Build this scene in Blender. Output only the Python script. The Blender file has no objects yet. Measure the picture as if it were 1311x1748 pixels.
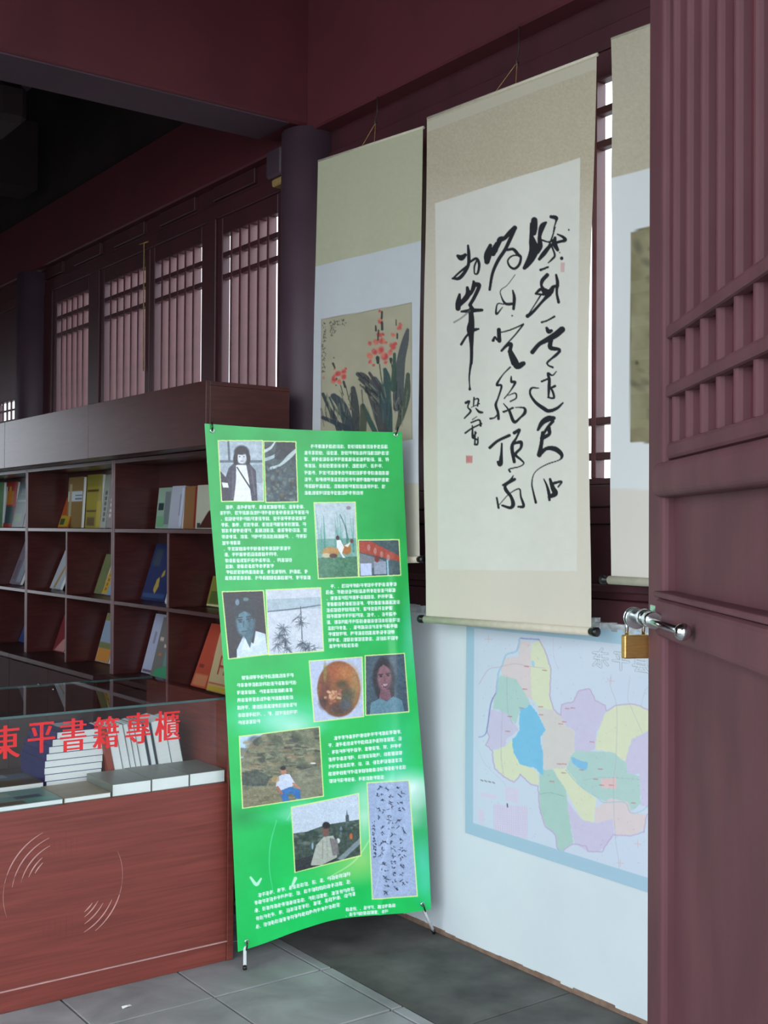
import bpy, bmesh, math, random
import numpy as np
from mathutils import Matrix, Vector

random.seed(7)
RNG = np.random.RandomState(11)
SC = bpy.context.scene
COL = SC.collection

# ------------------------------------------------------------------ camera
FPX = 2014.0
YAW, PIT, ROL = (math.radians(a) for a in (53.8, 0.81, 0.34))
CAM = np.array([0.0, 0.0, 1.5])
FW = np.array([math.cos(YAW) * math.cos(PIT), math.sin(YAW) * math.cos(PIT), math.sin(PIT)])
_r = np.array([math.sin(YAW), -math.cos(YAW), 0.0])
_u = np.cross(_r, FW)
RT = math.cos(ROL) * _r + math.sin(ROL) * _u
UP = -math.sin(ROL) * _r + math.cos(ROL) * _u
cd = bpy.data.cameras.new('camera')
cam = bpy.data.objects.new('camera', cd)
COL.objects.link(cam)
cd.sensor_fit = 'VERTICAL'
cd.sensor_height = 36.0
cd.lens = 36.0 * FPX / 1748.0
cd.clip_start = 0.02
M = Matrix.Identity(4)
for i in range(3):
    M[i][0] = RT[i]; M[i][1] = UP[i]; M[i][2] = -FW[i]; M[i][3] = CAM[i]
cam.matrix_world = M
SC.camera = cam

# ------------------------------------------------------------------ sky, light, exposure
SC.view_settings.view_transform = 'Standard'
SC.view_settings.look = 'None'
SC.view_settings.gamma = 1.0
SC.view_settings.use_curve_mapping = False
SC.view_settings.exposure = 2.0
W = bpy.data.worlds.new('overcast_sky')
SC.world = W
W.use_nodes = True
W.node_tree.nodes['Background'].inputs[0].default_value = (0.84, 0.92, 1.0, 1)
W.node_tree.nodes['Background'].inputs[1].default_value = 1.0
SC.cycles.max_bounces = 10
SC.cycles.diffuse_bounces = 5
SC.cycles.transparent_max_bounces = 16

# ------------------------------------------------------------------ measuring helpers (photo pixel -> point on a real plane)
def ray(x, y):
    return FW + (x - 655.5) / FPX * RT - (y - 874) / FPX * UP
def pl(x, y, ax, v):
    d = ray(x, y); t = (v - CAM[ax]) / d[ax]
    return CAM + t * d
def pr(P):
    d = P - CAM
    z = d @ FW
    return 655.5 + FPX * (d @ RT) / z, 874 - FPX * (d @ UP) / z

# ------------------------------------------------------------------ colours and materials
def lin(c):
    c = np.asarray(c, float) / 255.0
    return np.where(c <= 0.04045, c / 12.92, ((c + 0.055) / 1.055) ** 2.4)
def rgba(c):
    a = lin(c); return (float(a[0]), float(a[1]), float(a[2]), 1.0)

MATS = {}
def mat(name, c1, c2=None, rough=0.5, scale=8.0, stretch=(1, 1, 1), bump=0.0, metal=0.0, coat=0.0, spec=0.5, detail=6, dist=0.0):
    if name in MATS: return MATS[name]
    m = bpy.data.materials.new(name); m.use_nodes = True
    nt = m.node_tree; b = nt.nodes['Principled BSDF']
    b.inputs['Roughness'].default_value = rough
    b.inputs['Metallic'].default_value = metal
    b.inputs['Coat Weight'].default_value = coat
    b.inputs['Specular IOR Level'].default_value = spec
    tc = nt.nodes.new('ShaderNodeTexCoord'); mp = nt.nodes.new('ShaderNodeMapping')
    mp.inputs['Scale'].default_value = stretch
    nz = nt.nodes.new('ShaderNodeTexNoise'); nz.inputs['Scale'].default_value = scale
    nz.inputs['Detail'].default_value = detail
    nz.inputs['Distortion'].default_value = dist
    rp = nt.nodes.new('ShaderNodeValToRGB')
    rp.color_ramp.elements[0].position = 0.3; rp.color_ramp.elements[1].position = 0.7
    rp.color_ramp.elements[0].color = rgba(c1)
    rp.color_ramp.elements[1].color = rgba(c2 if c2 is not None else c1)
    L = nt.links.new
    L(tc.outputs['Object'], mp.inputs[0]); L(mp.outputs[0], nz.inputs[0]); L(nz.outputs[0], rp.inputs[0])
    L(rp.outputs[0], b.inputs['Base Color'])
    if bump:
        bp = nt.nodes.new('ShaderNodeBump'); bp.inputs['Strength'].default_value = bump
        bp.inputs['Distance'].default_value = 0.01
        L(nz.outputs[0], bp.inputs['Height']); L(bp.outputs[0], b.inputs['Normal'])
    MATS[name] = m
    return m
def print_mat(name, rough=0.8, coat=0.0, spec=0.3, grain=0.0, gscale=300.0):
    if name in MATS: return MATS[name]
    m = bpy.data.materials.new(name); m.use_nodes = True
    nt = m.node_tree; b = nt.nodes['Principled BSDF']
    b.inputs['Roughness'].default_value = rough
    b.inputs['Coat Weight'].default_value = coat
    b.inputs['Coat Roughness'].default_value = 0.12
    b.inputs['Specular IOR Level'].default_value = spec
    a = nt.nodes.new('ShaderNodeAttribute'); a.attribute_name = 'print'
    nt.links.new(a.outputs['Color'], b.inputs['Base Color'])
    if grain:
        tc = nt.nodes.new('ShaderNodeTexCoord')
        nz = nt.nodes.new('ShaderNodeTexNoise'); nz.inputs['Scale'].default_value = gscale
        bp = nt.nodes.new('ShaderNodeBump'); bp.inputs['Strength'].default_value = grain; bp.inputs['Distance'].default_value = 0.002
        nt.links.new(tc.outputs['Object'], nz.inputs[0])
        nt.links.new(nz.outputs[0], bp.inputs['Height']); nt.links.new(bp.outputs[0], b.inputs['Normal'])
    MATS[name] = m
    return m
def glass_mat():
    m = bpy.data.materials.new('cabinet_glass'); m.use_nodes = True
    nt = m.node_tree; nt.nodes.remove(nt.nodes['Principled BSDF'])
    tr = nt.nodes.new('ShaderNodeBsdfTransparent'); tr.inputs[0].default_value = (0.975, 0.99, 0.985, 1)
    gl = nt.nodes.new('ShaderNodeBsdfGlossy'); gl.inputs['Roughness'].default_value = 0.02
    fr = nt.nodes.new('ShaderNodeFresnel'); fr.inputs[0].default_value = 1.5
    mx = nt.nodes.new('ShaderNodeMixShader')
    ge = nt.nodes.new('ShaderNodeNewGeometry'); mt = nt.nodes.new('ShaderNodeMath'); mt.operation = 'SUBTRACT'; mt.inputs[0].default_value = 1.0
    mm = nt.nodes.new('ShaderNodeMath'); mm.operation = 'MULTIPLY'
    nt.links.new(ge.outputs['Backfacing'], mt.inputs[1]); nt.links.new(mt.outputs[0], mm.inputs[0]); nt.links.new(fr.outputs[0], mm.inputs[1])
    nt.links.new(mm.outputs[0], mx.inputs[0]); nt.links.new(tr.outputs[0], mx.inputs[1]); nt.links.new(gl.outputs[0], mx.inputs[2])
    nt.links.new(mx.outputs[0], nt.nodes['Material Output'].inputs[0])
    return m

M_LACQ = mat('dark_red_lacquer', (60, 28, 34), (76, 35, 42), rough=0.5, scale=5, stretch=(1, 1, 0.3), bump=0.1)
M_BEAM = mat('beam_red_paint', (76, 27, 35), (90, 33, 41), rough=0.6, scale=2.5, bump=0.1)
M_BAR = mat('lattice_red_paint', (84, 44, 48), (98, 52, 56), rough=0.4, scale=14)
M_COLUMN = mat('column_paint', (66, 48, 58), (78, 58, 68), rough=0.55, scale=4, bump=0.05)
M_DOOR = mat('door_lacquer', (94, 57, 63), (110, 69, 75), rough=0.6, spec=0.3, scale=10, stretch=(1, 1, 0.35), bump=0.25)
M_DOORB = mat('door_backing_board', (84, 34, 42), (100, 44, 52), rough=0.6, scale=6)
M_PLAST = mat('white_plaster', (212, 222, 226), (222, 230, 232), rough=0.85, scale=3, bump=0.05)
M_PLDG = mat('broken_plaster', (150, 155, 158), (208, 212, 212), rough=0.95, scale=40, bump=0.6)
M_SHELF = mat('mahogany_laminate', (62, 28, 28), (80, 38, 36), rough=0.3, scale=7, stretch=(1, 1, 8), detail=8, dist=0.5)
M_SHELFE = mat('shelf_edge_band', (98, 66, 68), (116, 80, 82), rough=0.4, scale=8)
M_COUNT = mat('counter_laminate', (112, 50, 42), (136, 64, 54), rough=0.42, scale=5, stretch=(0.5, 1, 14), detail=9, dist=0.8)
M_CABD = mat('cabinet_door_shaded', (50, 24, 26), (62, 30, 30), rough=0.75, scale=6)  # dark tone imitates the shade where the counter cuts off reflections
M_CARVE = mat('carved_line_bare', (176, 130, 126), (196, 152, 146), rough=0.6, scale=20)
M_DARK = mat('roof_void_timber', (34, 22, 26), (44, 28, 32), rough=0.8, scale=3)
M_TILE = mat('grey_flagstone', (122, 123, 123), (166, 167, 168), rough=0.75, scale=4, bump=0.25, detail=12, dist=0.6)
M_TILED = mat('dark_flagstone', (66, 64, 62), (104, 102, 98), rough=0.8, scale=6, bump=0.4, detail=10)
M_JOINT = mat('joint_mortar', (96, 98, 98), (112, 114, 112), rough=0.95, scale=30, bump=0.4)
M_GROUND = mat('courtyard_paving', (150, 152, 150), (170, 172, 168), rough=0.9, scale=1.5)
M_CHROME = mat('chrome', (200, 205, 205), (220, 224, 224), rough=0.18, metal=1.0, scale=30)
M_BRASS = mat('brass', (226, 188, 110), (240, 206, 132), rough=0.42, metal=1.0, scale=60, stretch=(1, 1, 6))
M_BLACK = mat('black_gloss', (16, 14, 14), (26, 22, 22), rough=0.3, scale=10)
M_PAPERW = mat('page_edges', (236, 238, 236), (246, 248, 246), rough=0.8, scale=6, stretch=(1, 1, 90))
M_SILK = mat('scroll_silk', (196, 188, 166), (208, 200, 180), rough=0.8, scale=40)
M_IRON = mat('iron_hook', (70, 66, 62), (96, 90, 84), rough=0.5, metal=0.8, scale=40)
M_CORD = mat('yellow_cord', (150, 118, 70), (170, 138, 84), rough=0.8, scale=80)
M_RED = mat('red_vinyl', (214, 30, 34), (226, 38, 40), rough=0.5, scale=10)
M_BACK = mat('banner_back', (206, 210, 210), (216, 220, 220), rough=0.6, scale=10)
M_GLASS = glass_mat()
M_GEDGE = mat('glass_edge_green', (58, 84, 82), (72, 100, 98), rough=0.2, scale=20)
M_PVC = mat('white_pole_plastic', (206, 210, 210), (222, 226, 226), rough=0.4, scale=20)

# ------------------------------------------------------------------ object helpers
def link(name, me, m=None, parent=None):
    o = bpy.data.objects.new(name, me); COL.objects.link(o)
    if m is not None: me.materials.clear(); me.materials.append(m)
    if parent is not None: o.parent = parent
    return o
def tag(o, label=None, cat=None, group=None, kind=None):
    if label: o['label'] = label
    if cat: o['category'] = cat
    if group: o['group'] = group
    if kind: o['kind'] = kind
    return o
def thing(name, label, cat, loc=(0, 0, 0), group=None, kind=None):
    o = bpy.data.objects.new(name, None); COL.objects.link(o); o.location = loc
    o.empty_display_size = 0.05
    return tag(o, label, cat, group, kind)

def box_bm(bm, x0, y0, z0, x1, y1, z1):
    vs = [bm.verts.new(p) for p in ((x0, y0, z0), (x1, y0, z0), (x1, y1, z0), (x0, y1, z0), (x0, y0, z1), (x1, y0, z1), (x1, y1, z1), (x0, y1, z1))]
    for f in ((0, 3, 2, 1), (4, 5, 6, 7), (0, 1, 5, 4), (1, 2, 6, 5), (2, 3, 7, 6), (3, 0, 4, 7)):
        bm.faces.new([vs[i] for i in f])
def fin(bm, name, m, parent=None, bevel=0.0, smooth=False, off=(0, 0, 0), seg=1):
    if bevel:
        bmesh.ops.bevel(bm, geom=bm.edges[:], offset=bevel, segments=seg, affect='EDGES', profile=0.5)
    me = bpy.data.meshes.new(name); 
    bmesh.ops.recalc_face_normals(bm, faces=bm.faces[:])
    bm.to_mesh(me); bm.free()
    if smooth:
        for p in me.polygons: p.use_smooth = True
    return link(name, me, m, parent)
def box(name, a, b, m, parent=None, bevel=0.0, seg=1):
    lo = [min(a[i], b[i]) for i in range(3)]; hi = [max(a[i], b[i]) for i in range(3)]
    p = np.array(parent.location) if parent is not None else np.zeros(3)
    c = [(lo[i] + hi[i]) / 2 for i in range(3)]; h = [(hi[i] - lo[i]) / 2 for i in range(3)]
    bm = bmesh.new(); box_bm(bm, -h[0], -h[1], -h[2], h[0], h[1], h[2])
    o = fin(bm, name, m, parent, bevel, seg=seg)
    o.location = tuple(c[i] - p[i] for i in range(3))
    return o
def tube_bm(bm, pts, rad, n=10, cap=True):
    pts = [Vector(p) for p in pts]; rings = []
    rr = rad if isinstance(rad, (list, tuple)) else [rad] * len(pts)
    ref = None
    for i, p in enumerate(pts):
        t = (pts[min(i + 1, len(pts) - 1)] - pts[max(i - 1, 0)]).normalized()
        if ref is None or abs(t.dot(ref)) > 0.95:
            ref = Vector((0, 0, 1)) if abs(t.z) < 0.9 else Vector((1, 0, 0))
        a = t.cross(ref).normalized(); b = t.cross(a)
        rings.append([bm.verts.new(p + (a * math.cos(2 * math.pi * k / n) + b * math.sin(2 * math.pi * k / n)) * rr[i]) for k in range(n)])
    for i in range(len(rings) - 1):
        for k in range(n):
            bm.faces.new([rings[i][k], rings[i][(k + 1) % n], rings[i + 1][(k + 1) % n], rings[i + 1][k]])
    if cap:
        bm.faces.new(rings[0][::-1]); bm.faces.new(rings[-1])
def tube(name, pts, rad, m, parent=None, n=10):
    bm = bmesh.new(); tube_bm(bm, pts, rad, n)
    o = fin(bm, name, m, parent, smooth=True)
    if parent is not None and parent.type == 'EMPTY':
        o.location = -Vector(parent.location)
    for p in o.data.polygons:
        if len(p.vertices) > 4: p.use_smooth = False
    return o

# ------------------------------------------------------------------ painting helper: flat prints drawn into a fine grid of colours
def vnoise(h, w, cell, octs=3, seed=0):
    rs = np.random.RandomState(seed); out = np.zeros((h, w)); amp = 1.0; tot = 0
    for o in range(octs):
        c = max(cell / 2 ** o, 1.0)
        gh, gw = int(h / c) + 3, int(w / c) + 3
        g = rs.rand(gh, gw)
        yy = np.arange(h) / c; xx = np.arange(w) / c
        yi = yy.astype(int); xi = xx.astype(int); fy = (yy - yi)[:, None]; fx = (xx - xi)[None]
        fy = fy * fy * (3 - 2 * fy); fx = fx * fx * (3 - 2 * fx)
        v = (g[yi][:, xi] * (1 - fy) * (1 - fx) + g[yi + 1][:, xi] * fy * (1 - fx) + g[yi][:, xi + 1] * (1 - fy) * fx + g[yi + 1][:, xi + 1] * fy * fx)
        out += v * amp; tot += amp; amp *= 0.55
    return out / tot

class Canvas:
    def __init__(s, x0, y0, x1, y1, k, bg):
        s.x0, s.y0, s.k = x0, y0, k
        s.w, s.h = int((x1 - x0) * k), int((y1 - y0) * k)
        s.a = np.zeros((s.h, s.w, 3)); s.a[:] = bg
        s.tf = lambda p: p
    def _bb(s, xa, ya, xb, yb):
        xa, xb = sorted((xa, xb)); ya, yb = sorted((ya, yb))
        i0 = max(int(xa) - 1, 0); i1 = min(int(xb) + 2, s.w); j0 = max(int(ya) - 1, 0); j1 = min(int(yb) + 2, s.h)
        return i0, j0, i1, j1
    def c(s, p):
        q = s.tf(p); return ((q[0] - s.x0) * s.k, (q[1] - s.y0) * s.k)
    def blend(s, bb, m, col, al):
        i0, j0, i1, j1 = bb
        if i1 <= i0 or j1 <= j0: return
        m = (m * al)[..., None]
        s.a[j0:j1, i0:i1] = s.a[j0:j1, i0:i1] * (1 - m) + np.asarray(col, float) * m
    def grid(s, bb):
        i0, j0, i1, j1 = bb
        return np.meshgrid(np.arange(i0, i1) + 0.5, np.arange(j0, j1) + 0.5)
    def pmask(s, pts):
        P = np.array([s.c(p) for p in pts])
        bb = s._bb(P[:, 0].min(), P[:, 1].min(), P[:, 0].max(), P[:, 1].max())
        if bb[2] <= bb[0] or bb[3] <= bb[1]: return bb, np.zeros((0, 0))
        X0, Y0 = s.grid(bb); acc = np.zeros(X0.shape)
        subs = ((-.25, -.25), (.25, -.25), (-.25, .25), (.25, .25)) if X0.size < 1500000 else ((0, 0),)
        for dx, dy in subs:
            X, Y = X0 + dx, Y0 + dy; ins = np.zeros(X.shape, bool)
            for i in range(len(P)):
                (xa, ya), (xb, yb) = P[i - 1], P[i]
                if ya == yb: continue
                ins ^= ((ya > Y) != (yb > Y)) & (X < (xb - xa) * (Y - ya) / (yb - ya) + xa)
            acc += ins
        return bb, acc / len(subs)
    def poly(s, pts, col, al=1.0, noise=0.0, cell=6, seed=1, wob=0.0):
        if wob:
            q = []
            rs = np.random.RandomState(seed)
            for i in range(len(pts)):
                a, b = np.array(pts[i - 1], float), np.array(pts[i], float)
                n = max(int(np.hypot(*(b - a)) / (wob * 3)), 1)
                for t in range(n):
                    q.append(tuple(a + (b - a) * t / n + rs.uniform(-wob, wob, 2)))
            pts = q
        bb, m = s.pmask(pts)
        if m.size == 0: return
        if noise:
            n = vnoise(m.shape[0], m.shape[1], cell * s.k, 3, seed)[..., None]
            i0, j0, i1, j1 = bb
            cc = np.asarray(col, float) + (n - 0.5) * 2 * noise
            mm = (m * al)[..., None]
            s.a[j0:j1, i0:i1] = s.a[j0:j1, i0:i1] * (1 - mm) + cc * mm
        else: s.blend(bb, m, col, al)
    def ell(s, cx, cy, rx, ry, col, al=1.0, soft=0.15, rot=0.0, noise=0, seed=3):
        x, y = s.c((cx, cy)); x2, _ = s.c((cx + rx, cy)); _, y2 = s.c((cx, cy + ry))
        rx = abs(x2 - x); ry = abs(y2 - y); R = max(rx, ry) * (1 + soft)
        bb = s._bb(x - R, y - R, x + R, y + R)
        if bb[2] <= bb[0] or bb[3] <= bb[1]: return
        X, Y = s.grid(bb); dx = X - x; dy = Y - y; cs, sn = math.cos(rot), math.sin(rot)
        u = (dx * cs + dy * sn) / max(rx, 0.3); v = (-dx * sn + dy * cs) / max(ry, 0.3)
        d = np.sqrt(u * u + v * v)
        m = np.clip((1 + soft - d) / (2 * soft + 1e-6), 0, 1)
        if noise: m = m * np.clip(0.5 + (vnoise(m.shape[0], m.shape[1], 4 * s.k, 2, seed) - 0.5) * noise, 0, 1)
        s.blend(bb, m, col, al)
    def stroke(s, pts, col, al=1.0, r=None, smooth=True, dry=0.0):
        # pts: (x, y, radius) in the current frame
        P = []
        for p in pts:
            q = s.c(p[:2]); rad = (p[2] if len(p) > 2 else r)
            P.append((q[0], q[1], rad * s.rs))
        P = np.array(P, float)
        if smooth and len(P) > 2:
            Q = []
            E = np.vstack([2 * P[0] - P[1], P, 2 * P[-1] - P[-2]])
            for i in range(1, len(E) - 2):
                for t in np.linspace(0, 1, 6, endpoint=False):
                    a, b, c, d = E[i - 1], E[i], E[i + 1], E[i + 2]
                    Q.append(0.5 * ((2 * b) + (c - a) * t + (2 * a - 5 * b + 4 * c - d) * t * t + (3 * b - a - 3 * c + d) * t ** 3))
            Q.append(P[-1]); P = np.array(Q); P[:, 2] = np.maximum(P[:, 2], 0.3)
        if len(P) == 1: P = np.vstack([P, P + [0.1, 0, 0]])
        R = P[:, 2].max() + 1
        bb = s._bb(P[:, 0].min() - R, P[:, 1].min() - R, P[:, 0].max() + R, P[:, 1].max() + R)
        if bb[2] <= bb[0] or bb[3] <= bb[1]: return
        X, Y = s.grid(bb); m = np.zeros(X.shape)
        for i in range(len(P) - 1):
            a, b = P[i], P[i + 1]; d = b - a; L = d[0] ** 2 + d[1] ** 2 + 1e-9
            t = np.clip(((X - a[0]) * d[0] + (Y - a[1]) * d[1]) / L, 0, 1)
            D = np.hypot(X - a[0] - t * d[0], Y - a[1] - t * d[1]) - (a[2] + t * d[2])
            m = np.maximum(m, np.clip(0.5 - D, 0, 1))
        if dry: m = m * np.clip(1.2 - dry * vnoise(m.shape[0], m.shape[1], 3 * s.k, 2, 5), 0, 1)
        s.blend(bb, m, col, al)
    rs = 1.0
    def frame(s, f, rs): s.tf = f; s.rs = rs * s.k
    def sample(s, px, py):
        x = np.clip((px - s.x0) * s.k - 0.5, 0, s.w - 1.001); y = np.clip((py - s.y0) * s.k - 0.5, 0, s.h - 1.001)
        xi = x.astype(int); yi = y.astype(int); fx = (x - xi)[..., None]; fy = (y - yi)[..., None]
        a = s.a
        return a[yi, xi] * (1 - fx) * (1 - fy) + a[yi, xi + 1] * fx * (1 - fy) + a[yi + 1, xi] * (1 - fx) * fy + a[yi + 1, xi + 1] * fx * fy

def sheet(name, V, rgb, m, parent=None, gain=1.0, origin=(0, 0, 0)):
    # V: (ny, nx, 3) grid of points, rgb: same-size colours 0..255
    ny, nx = V.shape[:2]
    me = bpy.data.meshes.new(name)
    me.vertices.add(nx * ny); me.vertices.foreach_set('co', (V - np.asarray(origin)).reshape(-1).astype(np.float32))
    idx = np.arange(nx * ny).reshape(ny, nx)
    f = np.stack([idx[:-1, :-1], idx[1:, :-1], idx[1:, 1:], idx[:-1, 1:]], -1).reshape(-1)
    nf = (nx - 1) * (ny - 1)
    me.loops.add(nf * 4); me.loops.foreach_set('vertex_index', f.astype(np.int32))
    me.polygons.add(nf)
    me.polygons.foreach_set('loop_start', (np.arange(nf) * 4).astype(np.int32))
    try: me.polygons.foreach_set('loop_total', np.full(nf, 4, np.int32))
    except Exception: pass
    me.polygons.foreach_set('use_smooth', np.ones(nf, bool))
    me.update(calc_edges=True)
    at = me.color_attributes.new('print', 'FLOAT_COLOR', 'POINT')
    c = np.ones((nx * ny, 4), np.float32); c[:, :3] = np.clip(lin(np.clip(rgb.reshape(-1, 3), 0, 255)) * gain, 0, 0.95)
    at.data.foreach_set('color', c.reshape(-1))
    return link(name, me, m, parent)

# ================================================================== THE SETTING
XW = 2.78
# ---- floor: single slabs on a mortar bed
fl = box('floor', (-3.2, 0.3, -0.10), (XW + 0.25, 11.2, -0.012), M_JOINT); tag(fl, kind='structure')
P = 0.405
def slab(x0, y0, x1, y1, m, name, dz):
    g = 0.0035
    bm = bmesh.new(); box_bm(bm, x0 + g, y0 + g, -0.03, x1 - g, y1 - g, dz)
    for v in bm.verts:
        if v.co.z > -0.02: v.co.z += random.uniform(-0.001, 0.001)
    o = fin(bm, name, m, None, 0.002)
    o.parent = fl; o.location = -fl.location
xs = [1.81 + P * k for k in range(-7, 2)]
ys = [3.375 + P * k for k in range(-7, 8)]
for i in range(len(xs) - 1):
    for j in range(len(ys) - 1):
        slab(xs[i], ys[j], xs[i + 1], ys[j + 1], M_TILE, 'flagstone', random.uniform(-0.002, 0.0))
for j in range(len(ys) - 1):
    slab(2.215, ys[j], 2.262, ys[j + 1], M_TILE, 'narrow_flagstone', -0.001)
for y0, y1 in ((0.55, 1.7), (1.7, 2.75), (2.75, 3.9), (3.9, 5.0), (5.0, 6.2), (6.2, 7.4), (7.4, 8.6)):
    slab(2.262, y0, XW, y1, M_TILED, 'dark_border_stone', -0.003)
gr = box('ground_courtyard', (-30, -30, -0.32), (30, 30, -0.16), M_GROUND); tag(gr, kind='structure')

# ---- right wall: plaster dado, timber skirt panels, lattice windows, beams
w = box('wall_right', (XW, 0.3, -0.02), (XW + 0.24, 11.2, 1.195), M_PLAST, bevel=0.004); tag(w, kind='structure')
bm = bmesh.new()
ny = 150
for i in range(ny):
    y0 = 0.7 + i * (4.31 - 0.7) / ny; y1 = y0 + (4.31 - 0.7) / ny
    h = 1.203 + 0.006 * random.random() + (0.012 if random.random() < 0.12 else 0)
    box_bm(bm, XW - 0.002 - 0.004 * random.random(), y0, 1.18, XW + 0.05, y1, h)
lg = fin(bm, 'plaster_ledge', M_PLDG); lg.parent = w; lg.location = -w.location
# grimy foot line
bm = bmesh.new(); 
for i in range(60):
    y0 = 0.7 + i * 0.06; box_bm(bm, XW - 0.004, y0, -0.01, XW + 0.01, y0 + 0.06, 0.008 + 0.008 * random.random())
ft = fin(bm, 'mortar_foot', mat('brown_foot_mortar', (120, 92, 78), (146, 122, 104), rough=0.9, scale=30)); ft.parent = w; ft.location = -w.location

tn = [0]
def trim(a, b, m=M_LACQ, bevel=0.004):
    tn[0] += 1
    o = box('trim_%d' % tn[0], a, b, m, bevel=bevel); tag(o, kind='structure'); return o
XF = XW + 0.035           # face of the timber work
for (ya, yb) in ((0.85, 4.31), (4.61, 7.70), (8.0, 11.0)):
    trim((XF - 0.012, ya, 1.196), (XF + 0.06, yb, 1.275))
    trim((XF + 0.012, ya, 1.275), (XF + 0.05, yb, 1.52))        # panel board, recessed
    trim((XF - 0.015, ya, 1.575), (XF + 0.07, yb, 1.645))        # sill rail
    trim((XF - 0.004, ya, 1.52), (XF + 0.05, yb, 1.575))
    trim((XF - 0.004, ya, 1.30), (XF + 0.05, yb, 1.325))
    trim((XF - 0.006, ya, 3.055), (XF + 0.08, yb, 3.13))         # head rail
    trim((XF + 0.012, ya, 3.13), (XF + 0.07, yb, 3.235))         # transom board
trim((XF - .02, 4.47, 1.2), (XF + .06, 4.605, 3.225))
# great wall boards
trim((XW - 0.04, 0.3, 3.225), (XW + 0.16, 4.45, 4.55), M_BEAM, 0.008)
trim((XW - 0.01, 4.45, 3.225), (XW + 0.16, 11.0, 3.62), M_BEAM, 0.008)
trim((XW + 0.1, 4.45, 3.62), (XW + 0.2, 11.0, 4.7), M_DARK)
# blocks with gaps under the board of the left bay
for y in np.arange(4.9, 7.6, 0.62):
    trim((XF - 0.008, y, 3.15), (XF + 0.05, y + 0.42, 3.222))

# ---- lattice windows
wn = [0]
bar_me = {}
def shared_box(name, sx, sy, sz, m, bev=0.0):
    key = (round(sx, 4), round(sy, 4), round(sz, 4), m.name, bev)
    if key not in bar_me:
        bm = bmesh.new(); box_bm(bm, -sx / 2, -sy / 2, -sz / 2, sx / 2, sy / 2, sz / 2)
        if bev: bmesh.ops.bevel(bm, geom=bm.edges[:], offset=bev, segments=1, affect='EDGES')
        me = bpy.data.meshes.new(name); bm.to_mesh(me); bm.free(); me.materials.append(m)
        bar_me[key] = me
    return bar_me[key]
def bar(name, parent, c, s, m, bev=0.002):
    o = bpy.data.objects.new(name, shared_box(name, s[0], s[1], s[2], m, bev)); COL.objects.link(o)
    o.parent = parent; o.location = c
    return o
def window(y0, y1, nb=5, st=0.055, zb=1.645, zt=3.055):
    wn[0] += 1
    t = thing('window_%d' % wn[0], None, None, (XF + 0.02, (y0 + y1) / 2, zb), kind='structure')
    hw = (y1 - y0) / 2; H = zt - zb; D = 0.045
    bar('stile', t, (0, -hw + st / 2 + .002, H / 2), (D, st, H - .004), M_LACQ, .004)
    bar('stile', t, (0, hw - st / 2 - .002, H / 2), (D, st, H - .004), M_LACQ, .004)
    bar('rail', t, (0, 0, 0.012), (D, 2 * hw - 2 * st - .004, 0.02), M_LACQ)
    bar('rail', t, (0, 0, H - 0.047), (D, 2 * hw - 2 * st - .004, 0.09), M_LACQ, .004)
    lw = 2 * hw - 2 * st - .004; zl = 0.022; zh = H - 0.092
    for k in range(nb):
        yy = -lw / 2 + lw * (k + 1) / (nb + 1)
        bar('lattice_bar', t, (0.0, yy, (zl + zh) / 2), (0.0435, 0.022, zh - zl), M_BAR)
    for z in (1.853, 1.739, 2.752, 2.862):
        bar('cross_bar', t, (-0.004, 0, z - zb), (0.034, lw, 0.024), M_LACQ)
    return t
for a, b in ((4.635, 5.28), (5.39, 6.062), (6.068, 6.76), (6.89, 7.54)): window(a, b)
for a, b in ((3.60, 4.285), (2.86, 3.48), (2.13, 2.852), (1.42, 2.02), (0.85, 1.412)): window(a, b)
trim((XF, 8.0, 2.40), (XF + .05, 11.0, 3.055)); trim((XF, 8.70, 1.645), (XF + .05, 11.0, 2.40)); trim((XF, 8.0, 1.645), (XF + .05, 8.70, 2.20))
for a, b in ((5.28, 5.39), (6.76, 6.89), (7.54, 7.70), (4.61, 4.635), (4.285, 4.31), (3.48, 3.60), (2.02, 2.13)):
    trim((XF - 0.012, a, 1.645), (XF + 0.06, b, 3.055))

# ---- columns (round posts on the wall line)
def column(y, z1, name_n):
    bm = bmesh.new(); n = 28
    rings = []
    for z, r in ((1.19, 0.130), (1.3, 0.131), (2.2, 0.131), (z1, 0.129)):
        rings.append([bm.verts.new((XW + 0.02 + r * math.cos(a), y + r * math.sin(a), z)) for a in np.linspace(0, 2 * math.pi, n, endpoint=False)])
    for i in range(len(rings) - 1):
        for k in range(n): bm.faces.new([rings[i][k], rings[i][(k + 1) % n], rings[i + 1][(k + 1) % n], rings[i + 1][k]])
    bm.faces.new(rings[-1])
    o = fin(bm, 'trim_%d' % name_n, M_COLUMN, smooth=True); tag(o, kind='structure')
    return o
column(4.392, 3.24, 90); column(7.82, 3.20, 91)
bm = bmesh.new(); tube_bm(bm, [(XW + .02, 4.392, 0), (XW + .02, 4.392, 1.2)], .131, 28); tag(fin(bm, 'trim_92', M_COLUMN, smooth=True), kind='structure')
bm = bmesh.new(); tube_bm(bm, [(XW + .02, 7.82, 0), (XW + .02, 7.82, 1.2)], .131, 28); tag(fin(bm, 'trim_93', M_COLUMN, smooth=True), kind='structure')
# small carved bracket between the column and the tie beam, left bay side
trim((XW - 0.07, 4.50, 3.08), (XW + 0.03, 4.63, 3.21), M_COLUMN, 0.01)
trim((XW - 0.05, 4.52, 3.045), (XW + 0.02, 4.61, 3.08), M_CORD, 0.006)

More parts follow.
